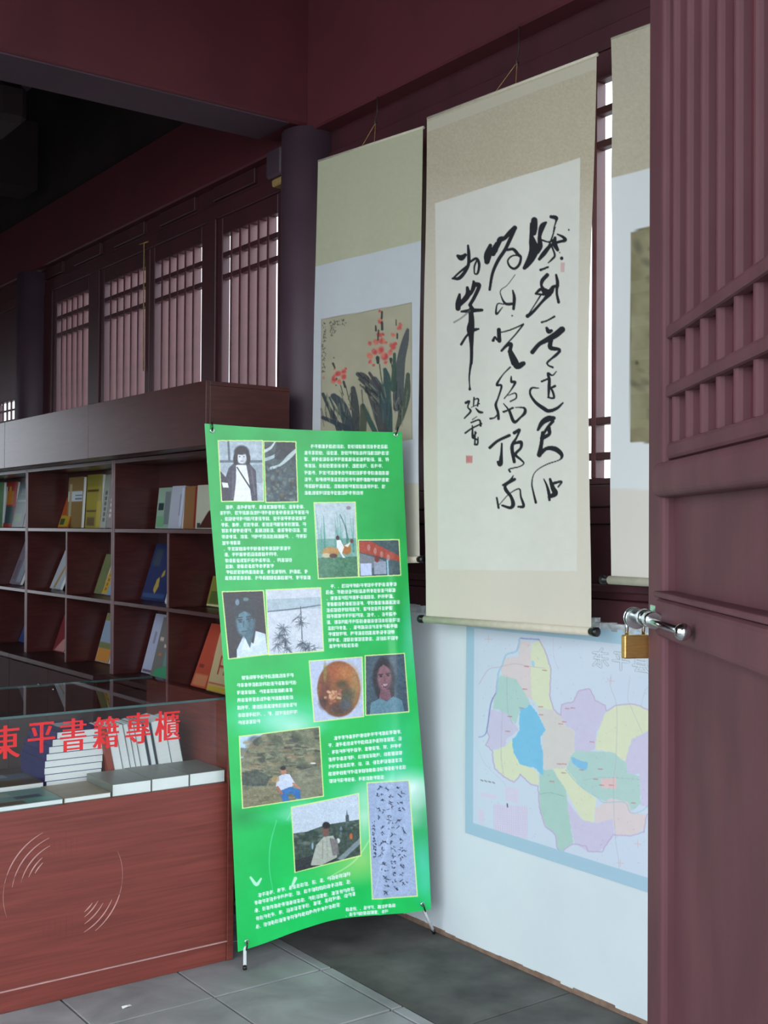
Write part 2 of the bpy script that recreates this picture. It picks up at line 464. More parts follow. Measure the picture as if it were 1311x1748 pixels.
# ---- tie beam across the hall, resting on the column
bm = bmesh.new()
box_bm(bm, -3.2, 4.325, 3.25, XW - 0.02, 4.595, 4.55)
tb = fin(bm, 'trim_94', M_BEAM, None, 0.012); tag(tb, kind='structure')
sf = box('beam_soffit', (-3.2, 4.33, 3.243), (XW - 0.13, 4.59, 3.2495), M_COLUMN); sf.parent = tb  # thin board in column paint; its greyer tone imitates floor light on the underside
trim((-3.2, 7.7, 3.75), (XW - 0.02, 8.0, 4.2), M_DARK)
# ---- ceiling, far and left walls, front lintel and added eave
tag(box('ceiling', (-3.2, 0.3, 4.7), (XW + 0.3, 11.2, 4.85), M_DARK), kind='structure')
wb = box('wall_back', (1.45, 11.0, -0.02), (XW + 0.24, 11.2, 4.7), M_LACQ); tag(wb, kind='structure')
for a_, c_ in (((-3.2, 11.0, -0.02), (0.35, 11.2, 4.7)), ((0.35, 11.0, 2.75), (1.45, 11.2, 4.7))):
    o = box('wall_section', a_, c_, M_LACQ); o.parent = wb; o.location = o.location - wb.location
tag(box('wall_left', (-3.4, 4.5, -0.02), (-3.2, 11.2, 4.7), M_LACQ), kind='structure')
trim((-3.2, 0.45, 3.35), (XW + 0.2, 0.7, 4.7), M_BEAM)
trim((-3.4, -1.3, 3.9), (XW + 0.6, 0.5, 4.0), M_DARK)           # unseen eave boards, added to keep high sky off the upper hall
for k in range(7):                                              # rafters and purlins in the dark roof
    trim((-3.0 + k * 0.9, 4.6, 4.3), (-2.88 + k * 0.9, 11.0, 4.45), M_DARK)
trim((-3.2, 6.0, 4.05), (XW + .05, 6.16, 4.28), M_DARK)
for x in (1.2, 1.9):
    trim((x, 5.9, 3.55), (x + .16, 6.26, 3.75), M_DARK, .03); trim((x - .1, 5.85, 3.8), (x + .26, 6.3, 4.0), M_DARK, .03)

# small high lattice opening beyond the second column
wn[0] += 1
t = thing('window_%d' % wn[0], None, None, (XF + .03, 8.35, 2.2), kind='structure')
for k in range(7): bar('lattice_bar', t, (0, -.27 + .09 * k, .1), (.010, .022, .2), M_LACQ, 0)
for k in range(2): bar('cross_bar', t, (-.012, 0, .06 + .075 * k), (.010, .7, .014), M_LACQ, 0)
# broad doorway in the far back wall, open to daylight
# ================================================================== DOOR LEAF (swung into the room)
UD = np.array([math.cos(YAW), math.sin(YAW), 0]); ND = np.array([math.sin(YAW), -math.cos(YAW), 0])
P0 = np.array([1.4652, 1.2832, 0.0])
door = thing('door_1', None, None, (P0[0], P0[1], 0.0), kind='structure')
door.rotation_euler = (0, 0, YAW)          # local x = along the leaf (far edge at 0, hinge at -0.76), local -y = away from viewer side
def dbox(name, u0, u1, n0, n1, z0, z1, m=M_DOOR, bev=0.003, seg=1, parent=None):
    # n measured into the leaf thickness (0 = visible face); local y = -n
    bm = bmesh.new(); box_bm(bm, -(u1 - u0) / 2, -(n1 - n0) / 2, -(z1 - z0) / 2, (u1 - u0) / 2, (n1 - n0) / 2, (z1 - z0) / 2)
    o = fin(bm, name, m, parent or door, bev, seg=seg)
    o.location = ((u0 + u1) / 2, -(n0 + n1) / 2, (z0 + z1) / 2)
    return o
DW = 0.76; ZT = 3.1
dbox('stile', -0.100, 0.0, 0.0, 0.05, 0.02, ZT, bev=0.010, seg=3)
dbox('stile', -DW, -DW + 0.09, 0.0, 0.05, 0.02, ZT, bev=0.006, seg=2)
dbox('backing_board', -DW + 0.09, -0.098, 0.028, 0.036, 1.60, ZT - .1, M_DOORB, bev=0)
def rail_round(name, z0, z1, proud=0.010, u0=-DW + .092, u1=-0.085):
    # half-round moulding running along the leaf
    bm = bmesh.new(); h = (z1 - z0) / 2; n = 12; R = []
    for u in (u0, u1 - 0.016, u1 - .005, u1):
        k = 1.0 if u < u1 - 0.01 else (0.75 if u < u1 else 0.3)
        ring = [bm.verts.new((u, -0.03, -h * k)), ]
        for i in range(n + 1):
            a = -math.pi / 2 + math.pi * i / n
            e = 0.55
            ring.append(bm.verts.new((u, -0.012 + (proud + 0.012) * (abs(math.cos(a)) ** e) * k, h * k * math.copysign(abs(math.sin(a)) ** e, math.sin(a)))))
        ring.append(bm.verts.new((u, -0.03, h * k)))
        R.append(ring)
    for i in range(len(R) - 1):
        for k in range(len(R[0])): bm.faces.new([R[i][k], R[i][(k + 1) % len(R[0])], R[i + 1][(k + 1) % len(R[0])], R[i + 1][k]])
    bm.faces.new(R[0][::-1]); bm.faces.new(R[-1])
    o = fin(bm, name, M_DOOR, door, smooth=False); o.location = (0, 0, (z0 + z1) / 2)
    return o
rail_round('middle_rail', 1.550, 1.604, 0.014, u1=-0.075)
dbox('lattice_sill', -DW + .092, -0.100, 0.006, 0.03, 1.607, 1.634, bev=0.006, seg=2)
dbox('panel', -DW + .09, -0.098, 0.020, 0.04, 1.405, 1.556, bev=0)
dbox('rail', -DW + .092, -0.090, -0.010, 0.04, 1.338, 1.398, bev=0.010, seg=3)
dbox('bead', -DW + .092, -0.100, -0.014, 0.02, 1.399, 1.408, bev=0.003, seg=2)
dbox('panel', -DW + .09, -0.098, 0.020, 0.04, 0.30, 1.34, bev=0)
dbox('rail', -DW + .092, -0.10, 0.002, 0.045, 0.22, 0.30, bev=0.006, seg=2)
dbox('panel', -DW + .09, -0.098, 0.012, 0.04, 0.10, 0.22, bev=0)
dbox('rail', -DW + .092, -0.10, 0.0, 0.05, 0.02, 0.10, bev=0.006)
dbox('rail', -DW + .092, -0.10, 0.0, 0.05, ZT - .1, ZT, bev=0.006)
bm = bmesh.new(); n = 8; R = []
for z in (1.634, ZT - .1):
    ring = []
    for i in range(n + 1):
        a = math.pi * i / n; ring.append(bm.verts.new((0.0105 * math.cos(a), -0.028 + 0.018 * math.sin(a) ** .7, z)))
    R.append(ring)
for k in range(n): bm.faces.new([R[0][k], R[0][k + 1], R[1][k + 1], R[1][k]])
bm.faces.new(R[0]); bm.faces.new(R[1])
lb = fin(bm, 'lattice_bar', M_DOOR, door, smooth=False); lb.location = (-0.12, 0, 0)
for k in range(1, 8):
    o = lb.copy(); COL.objects.link(o); o.parent = door; o.location = (-0.12 - 0.0785 * k, 0, 0)
for z in (1.802, 1.712, 2.93, 2.84):
    o = dbox('cross_bar', -DW + .092, -0.100, 0.004, 0.026, z - 0.010, z + 0.010, bev=0.005, seg=2)

# slide bolt with padlock, on the door edge
bolt = thing('slide_bolt', 'chrome slide bolt with a ball-ended rod on the open door leaf', 'bolt', tuple(P0 + UD * -0.085 - ND * 0.014 + np.array([0, 0, 1.365])))
bolt.rotation_euler = (0, 0, YAW)
def bpart(name, pts, r, m=M_CHROME, n=14, parent=bolt):
    bm = bmesh.new(); tube_bm(bm, pts, r, n); o = fin(bm, name, m, parent, smooth=True)
    for p in o.data.polygons:
        if len(p.vertices) > 4: p.use_smooth = False
    return o
bm = bmesh.new(); box_bm(bm, -.06, -.0135, -.018, .045, -.0095, .018); fin(bm, 'back_plate', M_CHROME, bolt, .001)
bpart('rod', [(-.238, .012, 0), (.07, .012, 0)], .0052)
bm = bmesh.new(); bmesh.ops.create_uvsphere(bm, u_segments=20, v_segments=12, radius=.0118); o = fin(bm, 'ball_knob', M_CHROME, bolt, smooth=True); o.location = (-.246, .012, 0)
bpart('collar', [(-.052, .006, 0), (-.02, .006, 0)], .0125)
bpart('collar', [(-.008, .006, 0), (.016, .006, 0)], .0135)
bm = bmesh.new()
bmesh.ops.create_cone(bm, segments=20, radius1=.017, radius2=.017, depth=.004, cap_ends=True)
bmesh.ops.rotate(bm, verts=bm.verts, matrix=Matrix.Rotation(math.pi / 2, 3, 'Y'))
e1 = fin(bm, 'eye_plate', M_CHROME, bolt, .0008); e1.location = (.045, .012, -.004)
e2 = e1.copy(); COL.objects.link(e2); e2.parent = bolt; e2.location = (.062, .012, -.004)
# padlock hanging below
Pk = P0 + UD * 0.004 - ND * 0.018
lock = thing('padlock', 'brass padlock with steel shackle hanging from the slide bolt', 'padlock', (Pk[0], Pk[1], 1.3125))
lock.rotation_euler = (0, 0, YAW + math.radians(-78))
bm = bmesh.new(); box_bm(bm, -.022, -.0075, -.019, .022, .0075, .019); fin(bm, 'body', M_BRASS, lock, .0025, seg=2)
pts = [(-.0145, 0, .017), (-.0145, 0, .034)] + [(-.0145 * math.cos(a), 0, .034 + .0145 * math.sin(a)) for a in np.linspace(0.2, math.pi - .2, 9)] + [(.0145, 0, .034), (.0145, 0, .017)]
bpart('shackle', pts, .0035, M_CHROME, 12, lock)

# ================================================================== BOOKS
def C3(c): return mat('cover_%d_%d_%d' % tuple(c), [max(0, v - 8) for v in c], [min(255, v + 6) for v in c], rough=0.45, scale=12)
M_PRINT = print_mat('printed_cover', rough=0.4, spec=0.5)
def art(parent, w, h, patches, base=(128, 128, 128), y=-0.0006, name='cover_art'):
    """flat print on the front cover, drawn on the local x-z plane"""
    cv = Canvas(0, 0, 1, 1, 120, base)
    for p in patches:
        u0, v0, u1, v1, c = p[:5]
        q = [(u0, v0), (u1, v0), (u1, v1), (u0, v1)] if len(p) == 5 else p[5]
        cv.poly([(u, 1 - v) for u, v in q], c)
    nx, nz = 40, 56
    U, Vv = np.meshgrid(np.linspace(0, 1, nx), np.linspace(1, 0, nz))
    rgb = cv.sample(U, 1 - Vv)
    V = np.stack([U * w, np.full(U.shape, y), Vv * h], -1)
    return sheet(name, V, rgb, M_PRINT, parent)
def make_book(w, h, t, color, label, group, mtx, patches=None, side='front', cat='book', hard=0.0):
    """local: x width from spine at x=0 to fore-edge, z height, y thickness (front cover at y=0, back at y=t)"""
    root = thing('book', label, cat, group=group)
    root.matrix_world = mtx
    ct = hard or 0.0015; hard = 0.0
    bm = bmesh.new()
    box_bm(bm, 0, 0, 0, w, ct, h); box_bm(bm, 0, t - ct, 0, w, t, h); box_bm(bm, 0, ct, 0, ct, t - ct, h)
    m = color if not isinstance(color, tuple) else C3(color)
    fin(bm, 'cover', m, root)
    bm = bmesh.new(); box_bm(bm, ct, ct, 0.002 + hard, w - 0.0015 - hard, t - ct, h - 0.002 - hard)
    fin(bm, 'page_block', M_PAPERW, root)
    if patches: art(root, w, h, patches, color if isinstance(color, tuple) else (128, 128, 128))
    return root
def frame_mtx(o, x, y, z):
    m = Matrix.Identity(4)
    for i in range(3): m[i][0] = x[i]; m[i][1] = y[i]; m[i][2] = z[i]; m[i][3] = o[i]
    return m
def face_book(tl, bl, w, z0, label, group, color, patches=None, t=0.018, xt=2.54, ymax=99):
    T = pl(tl[0], tl[1], 0, xt); y = min(T[1], ymax)
    B = pl(bl[0], bl[1], 1, y)
    xb = min(B[0], xt - 0.012)
    zt = T[2]
    dx, dz = xt - xb, zt - z0; L = math.hypot(dx, dz); sx, cz = dx / L, dz / L
    o = (xb, y, z0 + t * sx + 0.0008)
    return make_book(w, L, t, color, label, group, frame_mtx(o, (0, -1, 0), (cz, 0, -sx), (sx, 0, cz)), patches)

# ================================================================== BOOKCASES
XB, XK = 2.33, 2.575
ZS = (1.492, 1.142, 0.785)
def bookcase(y0, y1, label, mid=True, ledge=2.30):
    t = thing('bookcase', label, 'bookcase', (XB, (y0 + y1) / 2, 0.0), 'three bookcases standing in a row')
    g = 0.0008
    def b(name, a, c, m=M_SHELF, bev=0.0008): return box(name, a, c, m, t, bev)
    e = 0.003
    b('side_panel', (XB + e, y0 + g, 0.785), (XK, y0 + 0.018, 1.828)); b('side_panel', (XB + e, y1 - 0.018, 0.785), (XK, y1 - g, 1.828))
    for yy in (y0 + g, y1 - 0.018): b('edge_band', (XB, yy, 0.785), (XB + e, yy + 0.018 - g, 1.828), M_SHELFE, 0)
    b('back_panel', (XK - 0.012, y0 + 0.0185, 0.79), (XK - 0.001, y1 - 0.0185, 1.826))
    for z in ZS[:2]: b('shelf_board', (XB + 0.001, y0 + 0.0185, z - 0.018), (XK - 0.013, y1 - 0.0185, z))
    if mid:
        ym = (y0 + y1) / 2 - 0.004
        for za, zb in ((ZS[1], ZS[0] - 0.018), (ZS[2], ZS[1] - 0.018)):
            b('divider', (XB + e, ym - .008, za + .0005), (XK - .013, ym + .008, zb - .0005))
            b('edge_band', (XB, ym - .008, za + .0005), (XB + e, ym + .008, zb - .0005), M_SHELFE, 0)
    b('top_board', (XB, y0 + .0185, 1.808), (XK - .013, y1 - .0185, 1.827))
    b('cabinet_top', (ledge, y0 + g, 0.760), (XK, y1 - g, 0.784), mat('cabinet_top_wood', (54, 25, 26), (66, 32, 32), rough=0.45, scale=6), 0.002)
    b('lower_cabinet', (ledge + 0.02, y0 + g, 0.06), (XK, y1 - g, 0.759))
    b('plinth', (ledge + 0.05, y0 + .01, 0.0), (XK, y1 - .01, 0.0595))
    n = 2
    for k in range(n):
        a = y0 + (y1 - y0) * k / n; c = y0 + (y1 - y0) * (k + 1) / n
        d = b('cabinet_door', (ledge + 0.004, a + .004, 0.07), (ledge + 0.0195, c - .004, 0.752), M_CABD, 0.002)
        kn = bmesh.new(); bmesh.ops.create_uvsphere(kn, u_segments=12, v_segments=8, radius=.009)
        ko = fin(kn, 'knob', M_CHROME, d, smooth=True); ko.location = (-.016, (0.2 if k == 0 else -0.2), .25)
    # deep fascia box on top
    b('fascia', (2.20, y0 + g, 1.829), (2.218, y1 - g, 2.088), M_SHELF, 0.001)
    b('fascia_top', (2.2185, y0 + g, 2.07), (2.59, y1 - g, 2.087), M_SHELF, 0.001)
    b('fascia_underside', (2.2185, y0 + g, 1.829), (2.59, y1 - g, 1.845), M_SHELF, 0.001)
    b('fascia_end', (2.2185, y0 + g, 1.8455), (2.59, y0 + .018, 2.0695), M_SHELF, 0.001)
    b('fascia_end', (2.2185, y1 - .018, 1.8455), (2.59, y1 - g, 2.0695), M_SHELF, 0.001)
    return t
bookcase(4.212, 5.42, 'mahogany bookcase nearest the column, its end against the green banner')
bookcase(5.422, 6.635, 'mahogany bookcase in the middle of the row behind the glass counter', ledge=2.235)
bookcase(6.637, 7.85, 'mahogany bookcase at the far left end of the row', ledge=2.235)

G1 = 'books leaning in the top row of the bookcases'; G2 = 'books leaning in the middle row of the bookcases'; G3 = 'books leaning in the bottom row of the bookcases'
Z1, Z2, Z3 = ZS
W_ = (238, 240, 238)
face_book((272, 834), (265, 903), .145, Z1, 'pale green book with a dark blot, leftmost of the four beside the green banner', G1, (150, 178, 158), [(0.1, .45, .5, .62, (40, 60, 60)), (.55, .1, .95, .9, (120, 130, 136)), (.05, .05, .6, .3, (120, 176, 130))], ymax=5.395)
face_book((295, 831), (287, 904), .135, Z1, 'white book right of the pale green book in the top row', G1, (186, 190, 204), [(.8, .05, .98, .95, (206, 214, 232)), (.7, .3, .78, .8, (140, 140, 160))], ymax=5.25)
face_book((317, 831), (313, 905), .125, Z1, 'tan brown book with a red stripe in the top row', G1, (146, 104, 66), [(.82, 0.02, .98, .98, (140, 50, 40))], ymax=5.11)
face_book((338, 829), (336, 906), .16, Z1, 'off-white book with a dark brown corner, half behind the green banner', G1, (196, 196, 176), [(0, 0, 0, 0, (80, 44, 36), [(.2, .02), (1, .02), (1, .45), (.75, .4)]), (.1, .02, .3, .14, (70, 70, 70))], ymax=4.97)
face_book((108, 850), (98, 897), .16, Z1, 'orange and yellow picture book mostly behind the tan book', G1, (190, 90, 40), [(.05, .05, .9, .4, (200, 170, 50)), (.1, .1, .5, .3, (60, 90, 40))], ymax=6.61, xt=2.559, t=.003)
face_book((116, 816), (113, 902), .22, Z1, 'tan book with white label and column of light characters', G1, (150, 122, 72), [(.02, .52, .98, .72, (214, 226, 232)), (.1, .2, .26, .86, (190, 178, 140)), (.5, .56, .95, .58, (60, 80, 110)), (.5, .63, .95, .65, (60, 80, 110))], ymax=6.52, xt=2.535)
face_book((146, 812), (145, 903), .21, Z1, 'yellow magazine with dark headline stripes in the top row', G1, (172, 158, 66), [(.02, .78, .98, .98, (150, 140, 60)), (.05, .68, .8, .72, (90, 60, 30)), (.05, .3, .7, .34, (110, 80, 60)), (.1, .05, .6, .2, (120, 100, 70)), (.7, .02, .98, .5, (196, 176, 60))], ymax=6.27, xt=2.545)
face_book((174, 812), (170, 904), .075, Z1, 'slim grey green book with a column of dark characters', G1, (150, 156, 140), [(.35, .12 + .1 * k, .75, .19 + .1 * k, (40, 44, 56)) for k in range(6)], ymax=6.02, xt=2.545)
face_book((184, 812), (181, 904), .10, Z1, 'brown grey book with pale lettering beside the centre partition', G1, (108, 92, 92), [(.2, .2 + .1 * k, .45, .26 + .1 * k, (196, 190, 180)) for k in range(6)], ymax=5.93, xt=2.545)
face_book((12, 824), (5, 900), .20, Z1, 'red poster book with an orange square at the far left', G1, (176, 44, 40), [(.1, .5, .75, .8, (214, 140, 40)), (.05, .08, .9, .46, (46, 86, 92)), (.02, .02, .8, .07, (196, 40, 40)), (.3, .8, .5, .9, (210, 180, 60)), (-.0, .1, .12, .9, (214, 220, 230))], ymax=7.60)
face_book((34, 824), (20, 901), .20, Z1, 'dark teal picture book leaning on the far left partition', G1, (34, 78, 80), [(.1, .55, .9, .6, (90, 130, 140)), (.1, .12, .7, .3, (60, 110, 60)), (.3, .7, .8, .85, (70, 110, 120))], ymax=7.35, xt=2.54)
face_book((-4, 824), (-6, 903), .13, Z1, 'light green book cut by the left edge of the photo', G1, (120, 168, 120), None, ymax=7.8)
face_book((30, 918), (16, 990), .19, Z2, 'pale grey glossy book in the far left compartment of the middle row', G2, (140, 130, 146), [(.55, .05, .95, .95, (168, 184, 196)), (.1, .1, .4, .5, (120, 108, 122))], ymax=7.225)
face_book((98, 941), (85, 1000), .15, Z2, 'white book with a diagonal gold flash in the middle row', G2, (196, 204, 212), [(0, 0, 0, 0, (186, 150, 90), [(.3, .02), (.5, .02), (.85, .7), (.8, .9)])], ymax=6.58)
face_book((169, 947), (160, 1014), .10, Z2, 'olive green book in the middle row beside the yellow spine', G2, (120, 128, 84), None, ymax=5.99)
face_book((182, 950), (173, 1015), .12, Z2, 'blue book with a broad yellow strip of characters', G2, (140, 168, 196), [(0.0, .01, .55, .99, (206, 170, 66))] + [(.18, .1 + .12 * k, .36, .17 + .12 * k, (150, 100, 40)) for k in range(7)], ymax=5.87, xt=2.54)
face_book((263, 930), (240, 1021), .26, Z2, 'large dark blue book with a yellow map shape on its cover', G2, (34, 48, 92), [(0, 0, 0, 0, (176, 152, 66), [(.42, .18), (.52, .12), (.6, .25), (.55, .42), (.45, .36)]), (0, 0, 0, 0, (176, 152, 66), [(.6, .4), (.72, .45), (.7, .55), (.62, .5)]), (.1, .6, .4, .9, (56, 70, 84)), (.05, .05, .95, .12, (52, 78, 120))], ymax=5.37)
face_book((286, 990), (281, 1027), .06, Z2, 'white sliver of a booklet beside the large blue book', G2, (200, 206, 216), None, ymax=5.06, xt=2.52, t=.006)
face_book((364, 985), (352, 1042), .19, Z2, 'yellow green picture book half hidden by the green banner', G2, (126, 122, 50), [(.1, .1, .9, .5, (80, 96, 40)), (.02, .01, .9, .06, (200, 196, 160))], ymax=4.785)
face_book((41, 1060), (31, 1092), .10, Z3, 'small bright blue booklet in the far left bottom compartment', G3, (44, 70, 130), None, ymax=7.22)
face_book((108, 1050), (90, 1108), .17, Z3, 'deep red book with a pale pink picture at its foot', G3, (128, 34, 44), [(0, 0, 0, 0, (196, 140, 136), [(.1, .02), (.98, .02), (.98, .4), (.6, .34)])], ymax=6.58)
face_book((184, 1048), (162, 1126), .17, Z3, 'book with pale sky above an orange field in the bottom row', G3, (150, 168, 190), [(.01, .01, .99, .28, (206, 140, 64)), (.01, .28, .99, .4, (120, 128, 80)), (.01, .85, .99, .99, (140, 140, 80))], ymax=5.99)
face_book((259, 1048), (241, 1147), .15, Z3, 'tall pale grey blue book in the bottom row', G3, (176, 182, 206), [(.3, .5, .45, .7, (140, 140, 160)), (.05, .02, .95, .06, (96, 80, 90))], ymax=5.37)
face_book((278, 1055), (256, 1157), .19, Z3, 'patterned book in grey and green leaning against the partition', G3, (120, 116, 112), [(0, 0, 0, 0, (70, 150, 110), [(.1, .01), (.98, .01), (.98, .25), (.2, .12)]), (.55, .2, .95, .55, (110, 150, 146)), (.1, .6, .3, .66, (206, 190, 180)), (.4, .5, .55, .56, (210, 200, 180)), (.2, .35, .36, .4, (190, 120, 80)), (.5, .75, .8, .8, (90, 60, 70))], ymax=5.23, xt=2.515)
face_book((344, 1064), (325, 1172), .22, Z3, 'orange red book with faded figures in the bottom row', G3, (186, 78, 56), [(.05, .02, .6, .2, (206, 130, 90)), (.1, .3, .3, .36, (140, 50, 46)), (.5, .5, .95, .95, (198, 96, 66))], ymax=4.79)
face_book((376, 1082), (352, 1182), .20, Z3, 'cream book with red scroll ornament beside the green banner', G3, (204, 182, 138), [(.02, .01, .98, .1, (206, 176, 66)), (.3, .3, .36, .6, (176, 66, 56)), (.3, .58, .6, .62, (176, 66, 56)), (.56, .3, .62, .6, (176, 66, 56)), (.3, .42, .6, .46, (176, 66, 56)), (.02, .13, .98, .15, (196, 90, 56))], ymax=4.64, xt=2.49)

# ================================================================== GLASS DISPLAY COUNTER
YC = 3.634; CX0, CX1, CYB = 0.55, 2.02, 4.30
ct = thing('display_counter', 'mahogany display counter with glass case and red characters on its front glass', 'counter', ((CX0 + CX1) / 2, YC, 0))
def cb(name, a, c, m=M_COUNT, bev=0.001): return box(name, a, c, m, ct, bev)
cb('front_panel', (CX0, YC, 0.071), (1.994, YC + .018, 0.6165))
cb('skirting', (CX0, YC + .0015, 0.0), (1.994, YC + .018, 0.066))
cb('skirting_lip', (CX0, YC - .004, 0.0662), (1.994, YC + .018, 0.0705), M_CARVE, 0)
cb('end_panel', (1.995, YC - .002, 0.0), (CX1, CYB, 0.905), M_COUNT, .0015)
cb('end_panel', (CX0 - .02, YC, 0.0), (CX0 - .001, CYB, 0.905), M_SHELF, .0015)
cb('deck', (CX0, YC + .0185, 0.600), (1.994, CYB - .02, 0.6165), M_SHELF)
cb('back_panel', (CX0, CYB - .019, 0.0), (1.994, CYB, 0.6165), M_SHELF)
fg = cb('front_glass', (CX0, YC + .001, 0.6175), (1.994, YC + .006, 0.9045), M_GLASS, 0)
cb('glass_top', (CX0 - .02, YC - .004, 0.9055), (CX1, CYB, 0.9125), M_GLASS, 0)
cb('top_edge', (CX0 - .02, YC - .0052, 0.9052), (CX1, YC - .0042, 0.9128), M_GEDGE, 0)
cb('top_edge', (CX0 - .02, CYB + .0002, 0.9052), (CX1, CYB + .0012, 0.9128), M_GEDGE, 0)
# carved medallion on the front panel
MC = (1.411, 0.360)
def arc(r, a0, a1, wdt=.0022):
    pts = [(MC[0] - ct.location.x + r * math.cos(math.radians(a)), -0.0006, MC[1] + r * math.sin(math.radians(a)) * .98) for a in np.linspace(a0, a1, 22)]
    bm = bmesh.new(); tube_bm(bm, pts, [wdt * (.35 + .65 * math.sin(math.pi * i / 21)) for i in range(22)], 6)
    return fin(bm, 'carved_line', M_CARVE, ct, smooth=True)
for r, a0, a1 in ((.196, 112, 168), (.170, 108, 172), (.145, 110, 166), (.126, 126, 158), (.112, 130, 150)): arc(r, a0, a1)
for r, a0, a1 in ((.196, 302, 350), (.176, 292, 335), (.152, 296, 328), (.132, 300, 328), (.118, 304, 322)): arc(r, a0, a1)
arc(.196, 350, 385, .0007); arc(.196, 168, 200, .0007)
for k in range(6):
    for (xa, za, zb) in ((1.358 + .0185 * k, .445, .52 + .012 * (k in (2, 3))), (1.345 + .0185 * k, .19, .265)):
        bm = bmesh.new(); tube_bm(bm, [(xa - ct.location.x, 0.0004, za), (xa - ct.location.x, 0.0004, zb)], .0009, 5); fin(bm, 'carved_line', M_COUNT, ct)
# red characters on the glass
def glyph(ch, cx, cz, sx, sz, wide=0.026):
    cu = bpy.data.curves.new('character', 'FONT'); cu.body = ch; cu.size = 1.0; cu.resolution_u = 3
    o = bpy.data.objects.new('tmp', cu); COL.objects.link(o)
    bpy.context.view_layer.update()
    dg = bpy.context.evaluated_depsgraph_get(); me = bpy.data.meshes.new_from_object(o.evaluated_get(dg))
    bpy.data.objects.remove(o)
    co = np.zeros(len(me.vertices) * 3, np.float32); me.vertices.foreach_get('co', co); co = co.reshape(-1, 3)
    if len(co) == 0: return None
    mid = (co.max(0) + co.min(0)) / 2
    bm = bmesh.new()
    for k, dx in enumerate((-wide, 0, wide)):
        b2 = bmesh.new(); b2.from_mesh(me)
        for v in b2.verts: v.co = Vector(((v.co.x - mid[0] + dx) * sx, -0.0004 * 1 - 0.00005 * k, (v.co.y - mid[1]) * sz))
        tmp = bpy.data.meshes.new('t'); b2.to_mesh(tmp); b2.free(); bm.from_mesh(tmp); bpy.data.meshes.remove(tmp)
    nm = fin(bm, 'character', M_RED, fg)
    nm.location = (cx - fg.location.x - ct.location.x, YC - .0022 + .0025 - fg.location.y - ct.location.y, cz - fg.location.z)
    return nm
for ch, x, y in zip('東平書籍專櫃', (9, 71, 125, 181, 236, 286), (1267, 1259, 1254, 1250, 1243, 1239)):
    p = pl(x, y, 1, YC)
    glyph(ch, p[0], p[2], .094, .112)

# ---- books inside the glass case
D0 = 0.6172
GP = 'books laid flat along the front of the glass case'
def flat_book(x0, y0, w, d, t, z, color, label, group, patches=None, rot=0.0, thin=0.0):
    # lying flat: front cover up, spine towards -x
    c, s_ = math.cos(rot), math.sin(rot)
    m = frame_mtx((x0, y0, z + t), (c, s_, 0), (0, 0, -1), (-s_, c, 0))
    return make_book(w, d, t, color, label, group, m, patches, hard=thin)
GREY = (128, 130, 122)
flat_book(1.574, YC + .012, .138, .215, .040, D0, GREY, 'thick grey paperback lying flat, left one of the three at the case front', GP, [(.1, .1, .5, .9, (122, 124, 117))])
flat_book(1.714, YC + .012, .138, .222, .041, D0, (134, 136, 128), 'thick grey paperback lying flat, middle of the three at the case front', GP)
flat_book(1.854, YC + .012, .136, .215, .042, D0, (130, 133, 126), 'thick grey paperback lying flat beside the case end panel', GP)
flat_book(1.412, YC + .013, .158, .21, .016, D0, (158, 144, 122), 'thin tan book lying flat left of the grey paperbacks', GP)
flat_book(1.20, YC + .013, .208, .20, .016, D0, (120, 150, 142), 'thin teal picture book lying flat at the case front', GP, [(.4, .35, .8, .55, (80, 84, 100)), (.05, .03, .45, .25, (110, 84, 60)), (.1, .6, .4, .9, (150, 168, 150)), (.5, .1, .95, .3, (110, 170, 150))])
flat_book(0.98, YC + .014, .20, .20, .018, D0, (110, 120, 110), 'green grey book lying flat at the left end of the case front', GP)
flat_book(1.17, 3.885, .262, .19, .024, D0, (104, 84, 62), 'brown book with a blue picture lying behind the teal book', GP, [(.05, .5, .95, .95, (84, 100, 118)), (.1, .7, .7, .98, (150, 160, 176))])
flat_book(0.94, 3.885, .21, .20, .020, D0, (96, 80, 66), 'dark brown book lying at the left back of the case', GP)
GB = 'pile of blue paperbacks in the glass case'
nB = 8; hB = .0232
names8 = ('lowest', 'second from the bottom', 'third from the bottom', 'fourth from the bottom', 'fourth from the top', 'third from the top', 'second from the top', 'topmost')
for k in range(nB):
    f = (k - 3.2) / 4.0
    pt = [(.25, .45, .62, .8, (186, 196, 206)), (.2, .1, .9, .14, (60, 60, 120))] if k == nB - 1 else None
    flat_book(1.452 - .028 * (1 - f * f) + .004 * k, 3.888, .185 + .028 * (1 - f * f) - .002 * k, .235, hB - .0004, D0 + hB * k, (40, 36, 104), 'dark blue paperback, %s of the pile in the glass case' % names8[k], GB, pt, thin=.0007)
GL = 'row of books leaning left in the glass case'
lean = math.radians(11.5)
rowb = [(.022, (150, 66, 48), 'red brown', 1), (.030, (214, 222, 230), 'white', 0), (.028, (206, 216, 228), 'pale blue white', 0), (.018, (206, 204, 192), 'ivory', 0), (.020, (222, 218, 200), 'cream', 0), (.028, (210, 220, 232), 'bluish white', 0),
        (.009, (56, 60, 76), 'slim dark navy', 1), (.017, (222, 226, 230), 'slim white', 0), (.008, (60, 62, 70), 'slim charcoal', 1), (.050, (214, 224, 236), 'thick white', 0), (.044, (226, 228, 228), 'thick off-white', 0)]
ords = ('first', 'second', 'third', 'fourth', 'fifth', 'sixth', 'seventh', 'eighth', 'ninth', 'tenth', 'last')
x = 1.664
